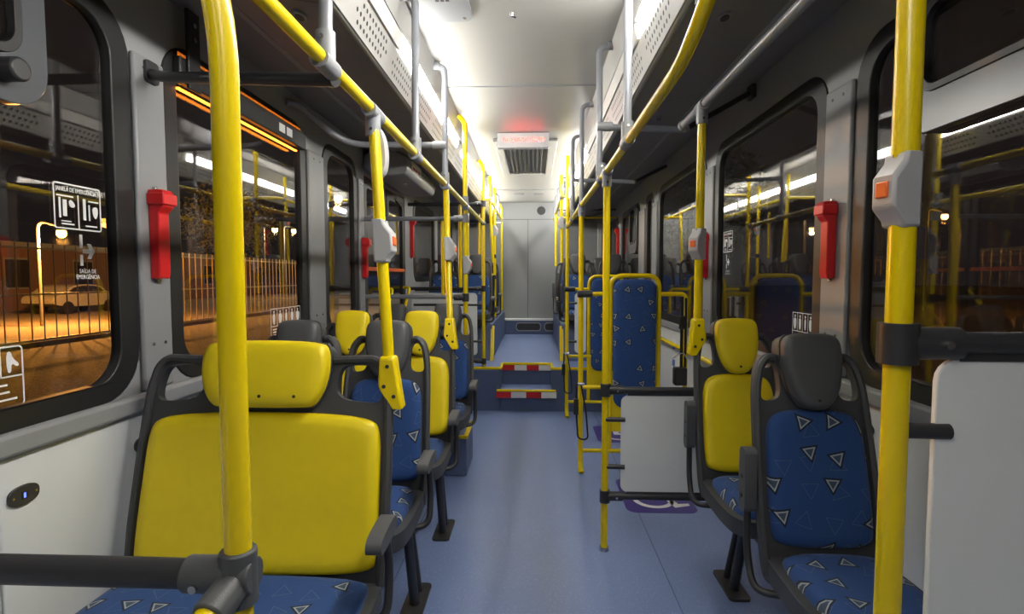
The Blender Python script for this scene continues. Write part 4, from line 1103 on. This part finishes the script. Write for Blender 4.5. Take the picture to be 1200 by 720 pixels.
# ------------------------------------------------------------------ outside in the night
GZ = -.45
gd = MB().add([(-90, -60, GZ), (90, -60, GZ), (90, 120, GZ), (-90, 120, GZ)], [(0, 1, 2, 3)]).build('ground', M['gravel'], smooth=0, kind='structure')
fx = -13.0
t = thing('iron_fence', 'tall iron bar fence across the gravel, lit orange', 'fence', (fx, 16, GZ))
proto = MB().tube([(fx, 4, GZ), (fx, 4, 2.25)], .016, 6).build('bar', M['fence'], t)
for k in range(1, 80):
    c = proto.copy(); C.objects.link(c); c.location.y = proto.location.y + .36 * k
for z in (GZ + .15, .9, 2.1):
    MB().box((fx - .02, 4, z - .025), (fx + .02, 32.6, z + .025)).build('cross_rail', M['fence'], t)
MB().box((fx - .15, 4, GZ), (fx + .15, 32.6, GZ + .12)).build('kerb', M['brick'], t)
def lamp(label, x, y, z, mat, col, power, rad=.16):
    t = thing('street_lamp', label, 'street lamp', (x, y, GZ))
    MB().tube([(x - .9, y, GZ), (x - .9, y, z + .5), (x, y, z + .25)], .06, 10, fil=.4).build('post', M['pole'], t)
    MB().tube([(x, y, z + .3), (x, y, z + .1)], .05, 12, r1=rad * 1.1).build('hood', M['pole'], t)
    bmn = MB()
    n, mm = 12, 7
    vs = [(x + rad * math.sin(PI * j / mm) * math.cos(2 * PI * i / n), y + rad * math.sin(PI * j / mm) * math.sin(2 * PI * i / n), z + rad * math.cos(PI * j / mm)) for j in range(mm + 1) for i in range(n)]
    bmn.add(vs, [(j * n + i, j * n + (i + 1) % n, (j + 1) * n + (i + 1) % n, (j + 1) * n + i) for j in range(mm) for i in range(n)])
    bmn.build('globe', mat, t)
    ld = bpy.data.lights.new('street_lamp_light', 'POINT'); ld.energy = power; ld.color = col; ld.shadow_soft_size = .15
    lo = bpy.data.objects.new('street_lamp_light', ld); C.objects.link(lo); lo.parent = t; lo.location = (0, 0, z - rad - .12 - GZ)
lamp('orange sodium street lamp behind the iron fence', -17.2, 19.0, 2.95, M['sodium'], (1, .42, .08), 1900)
lamp('bright warm street lamp seen through the narrow window by the door', -9.6, 26.2, 5.2, M['warm'], (1, .66, .3), 500, .2)
lamp('warm street lamp beyond the fence, one of a pair', -21.0, 43.0, 5.2, M['warm'], (1, .7, .35), 250, .22)
lamp('warm street lamp beyond the fence, farther one of a pair', -21.0, 46.5, 5.4, M['warm'], (1, .7, .35), 250, .22)
lamp('lone orange street lamp on the dark side of the bus', 22.0, 30.0, 4.6, M['sodium'], (1, .45, .1), 15)
# parked car behind the fence
cr = thing('parked_car', 'pale parked car behind the iron fence near the orange lamp', 'car', (-23.5, 26.5, GZ))
side = chaikin([(-2.0, .35), (2.0, .35), (2.05, .75), (1.3, .92), (.75, 1.42), (-.85, 1.45), (-1.55, .98), (-2.05, .85)], 2)
MB().prism(side, [], (-24.3, 26.5, GZ), EY, EZ, (1.6, 0, 0)).build('body', M['carp'], cr, bevel=.06)
MB().prism(chaikin([(-1.30, .98), (1.05, .98), (.66, 1.36), (-.78, 1.38)], 1), [], (-22.71, 26.5, GZ), EY, EZ, (.03, 0, 0)).build('side_window', M['cargl'], cr)
for yy in (-1.25, 1.25):
    for xx in (-24.2, -22.85):
        MB().tube([(xx, 26.5 + yy, GZ + .31), (xx + .2, 26.5 + yy, GZ + .31)], .31, 18).build('wheel', M['rubber'], cr)
# low brick building far behind the fence
bd = thing('brick_building', 'low brick building with lit windows beyond the street lamps', 'building', (-30, 40, GZ))
MB().box((-34, 20, GZ), (-28, 62, 3.0)).build('wall', M['brick'], bd)
MB().box((-34.4, 19.6, 3.0), (-27.6, 62.4, 3.25)).build('roof', M['pole'], bd)
for k in range(9):
    y = 23 + 4.3 * k
    w = MB().box((-28.06, y, .7), (-27.98, y + 1.5, 2.4)).build('window', M['pole'], bd)
    MB().box((-28.0, y + .1, .8), (-27.95, y + 1.4, 2.3)).build('pane', M['cargl'], w)
# trees
def tree(label, x, y, h, r, n, seed):
    rnd = random.Random(seed)
    t = thing('tree', label, 'tree', (x, y, GZ))
    MB().tube([(x, y, GZ), (x + .1, y, GZ + h * .35), (x - .05, y + .1, GZ + h * .7)], .16, 8, r1=.06).build('trunk', M['bark'], t)
    for k in range(4):
        a = k * 1.7 + seed
        MB().tube([(x, y, GZ + h * .4), (x + math.cos(a) * r * .4, y + math.sin(a) * r * .4, GZ + h * .62), (x + math.cos(a) * r * .75, y + math.sin(a) * r * .75, GZ + h * .8)], .06, 6, r1=.02).build('branch', M['bark'], t)
    m = MB()
    for _ in range(n):
        d = V((rnd.gauss(0, 1), rnd.gauss(0, 1), rnd.gauss(0, .8))); d = d.normalized() * r * rnd.random() ** .4
        c = V((x, y, GZ + h * .74)) + d
        a = V((rnd.uniform(-1, 1), rnd.uniform(-1, 1), rnd.uniform(-1, 1))).normalized(); b = a.orthogonal().normalized()
        L = rnd.uniform(.07, .13)
        m.add([c - a * L, c + b * L * .45, c + a * L, c - b * L * .45], [(0, 1, 2, 3)])
    m.build('foliage', M['leaf'], t, smooth=0, kind='stuff')
tree('leafy tree outside the window over the wheelchair bay', 4.6, 15.5, 5.4, 1.9, 3500, 3)
tree('dark leafy tree beyond the iron fence beside the orange lamp', -20.5, 15.0, 6.5, 2.6, 3000, 5)
tree('dark leafy tree beyond the iron fence beside the lamp pair', -19.0, 33.0, 7.0, 2.8, 3000, 9)

# repeats of one kind share a group
GROUPS = dict(bus_seat='single passenger seats', grab_pole='yellow grab poles', rail_hanger='grey rail hangers', overhead_rail='yellow overhead rails',
              stop_button='stop buttons on the poles', hammer_case='red emergency hammer cases', strip_light='strip lamps on the ducts', screen_panel='white screen panels',
              street_lamp='street lamps outside', tree='trees outside', backrest_frame='wheelchair bay frames', reading_lamp='reading lamps under the ducts',
              usb_socket='charging sockets', wheelchair_decal='wheelchair floor decals', tie_down_strap='tie-down straps', seat_plinth='platform seat plinths', cross_tube='cross tubes under the ducts')
for o in scene.objects:
    if o.parent is None and 'label' in o:
        g = GROUPS.get(o.name.split('.')[0])
        if g: o['group'] = g
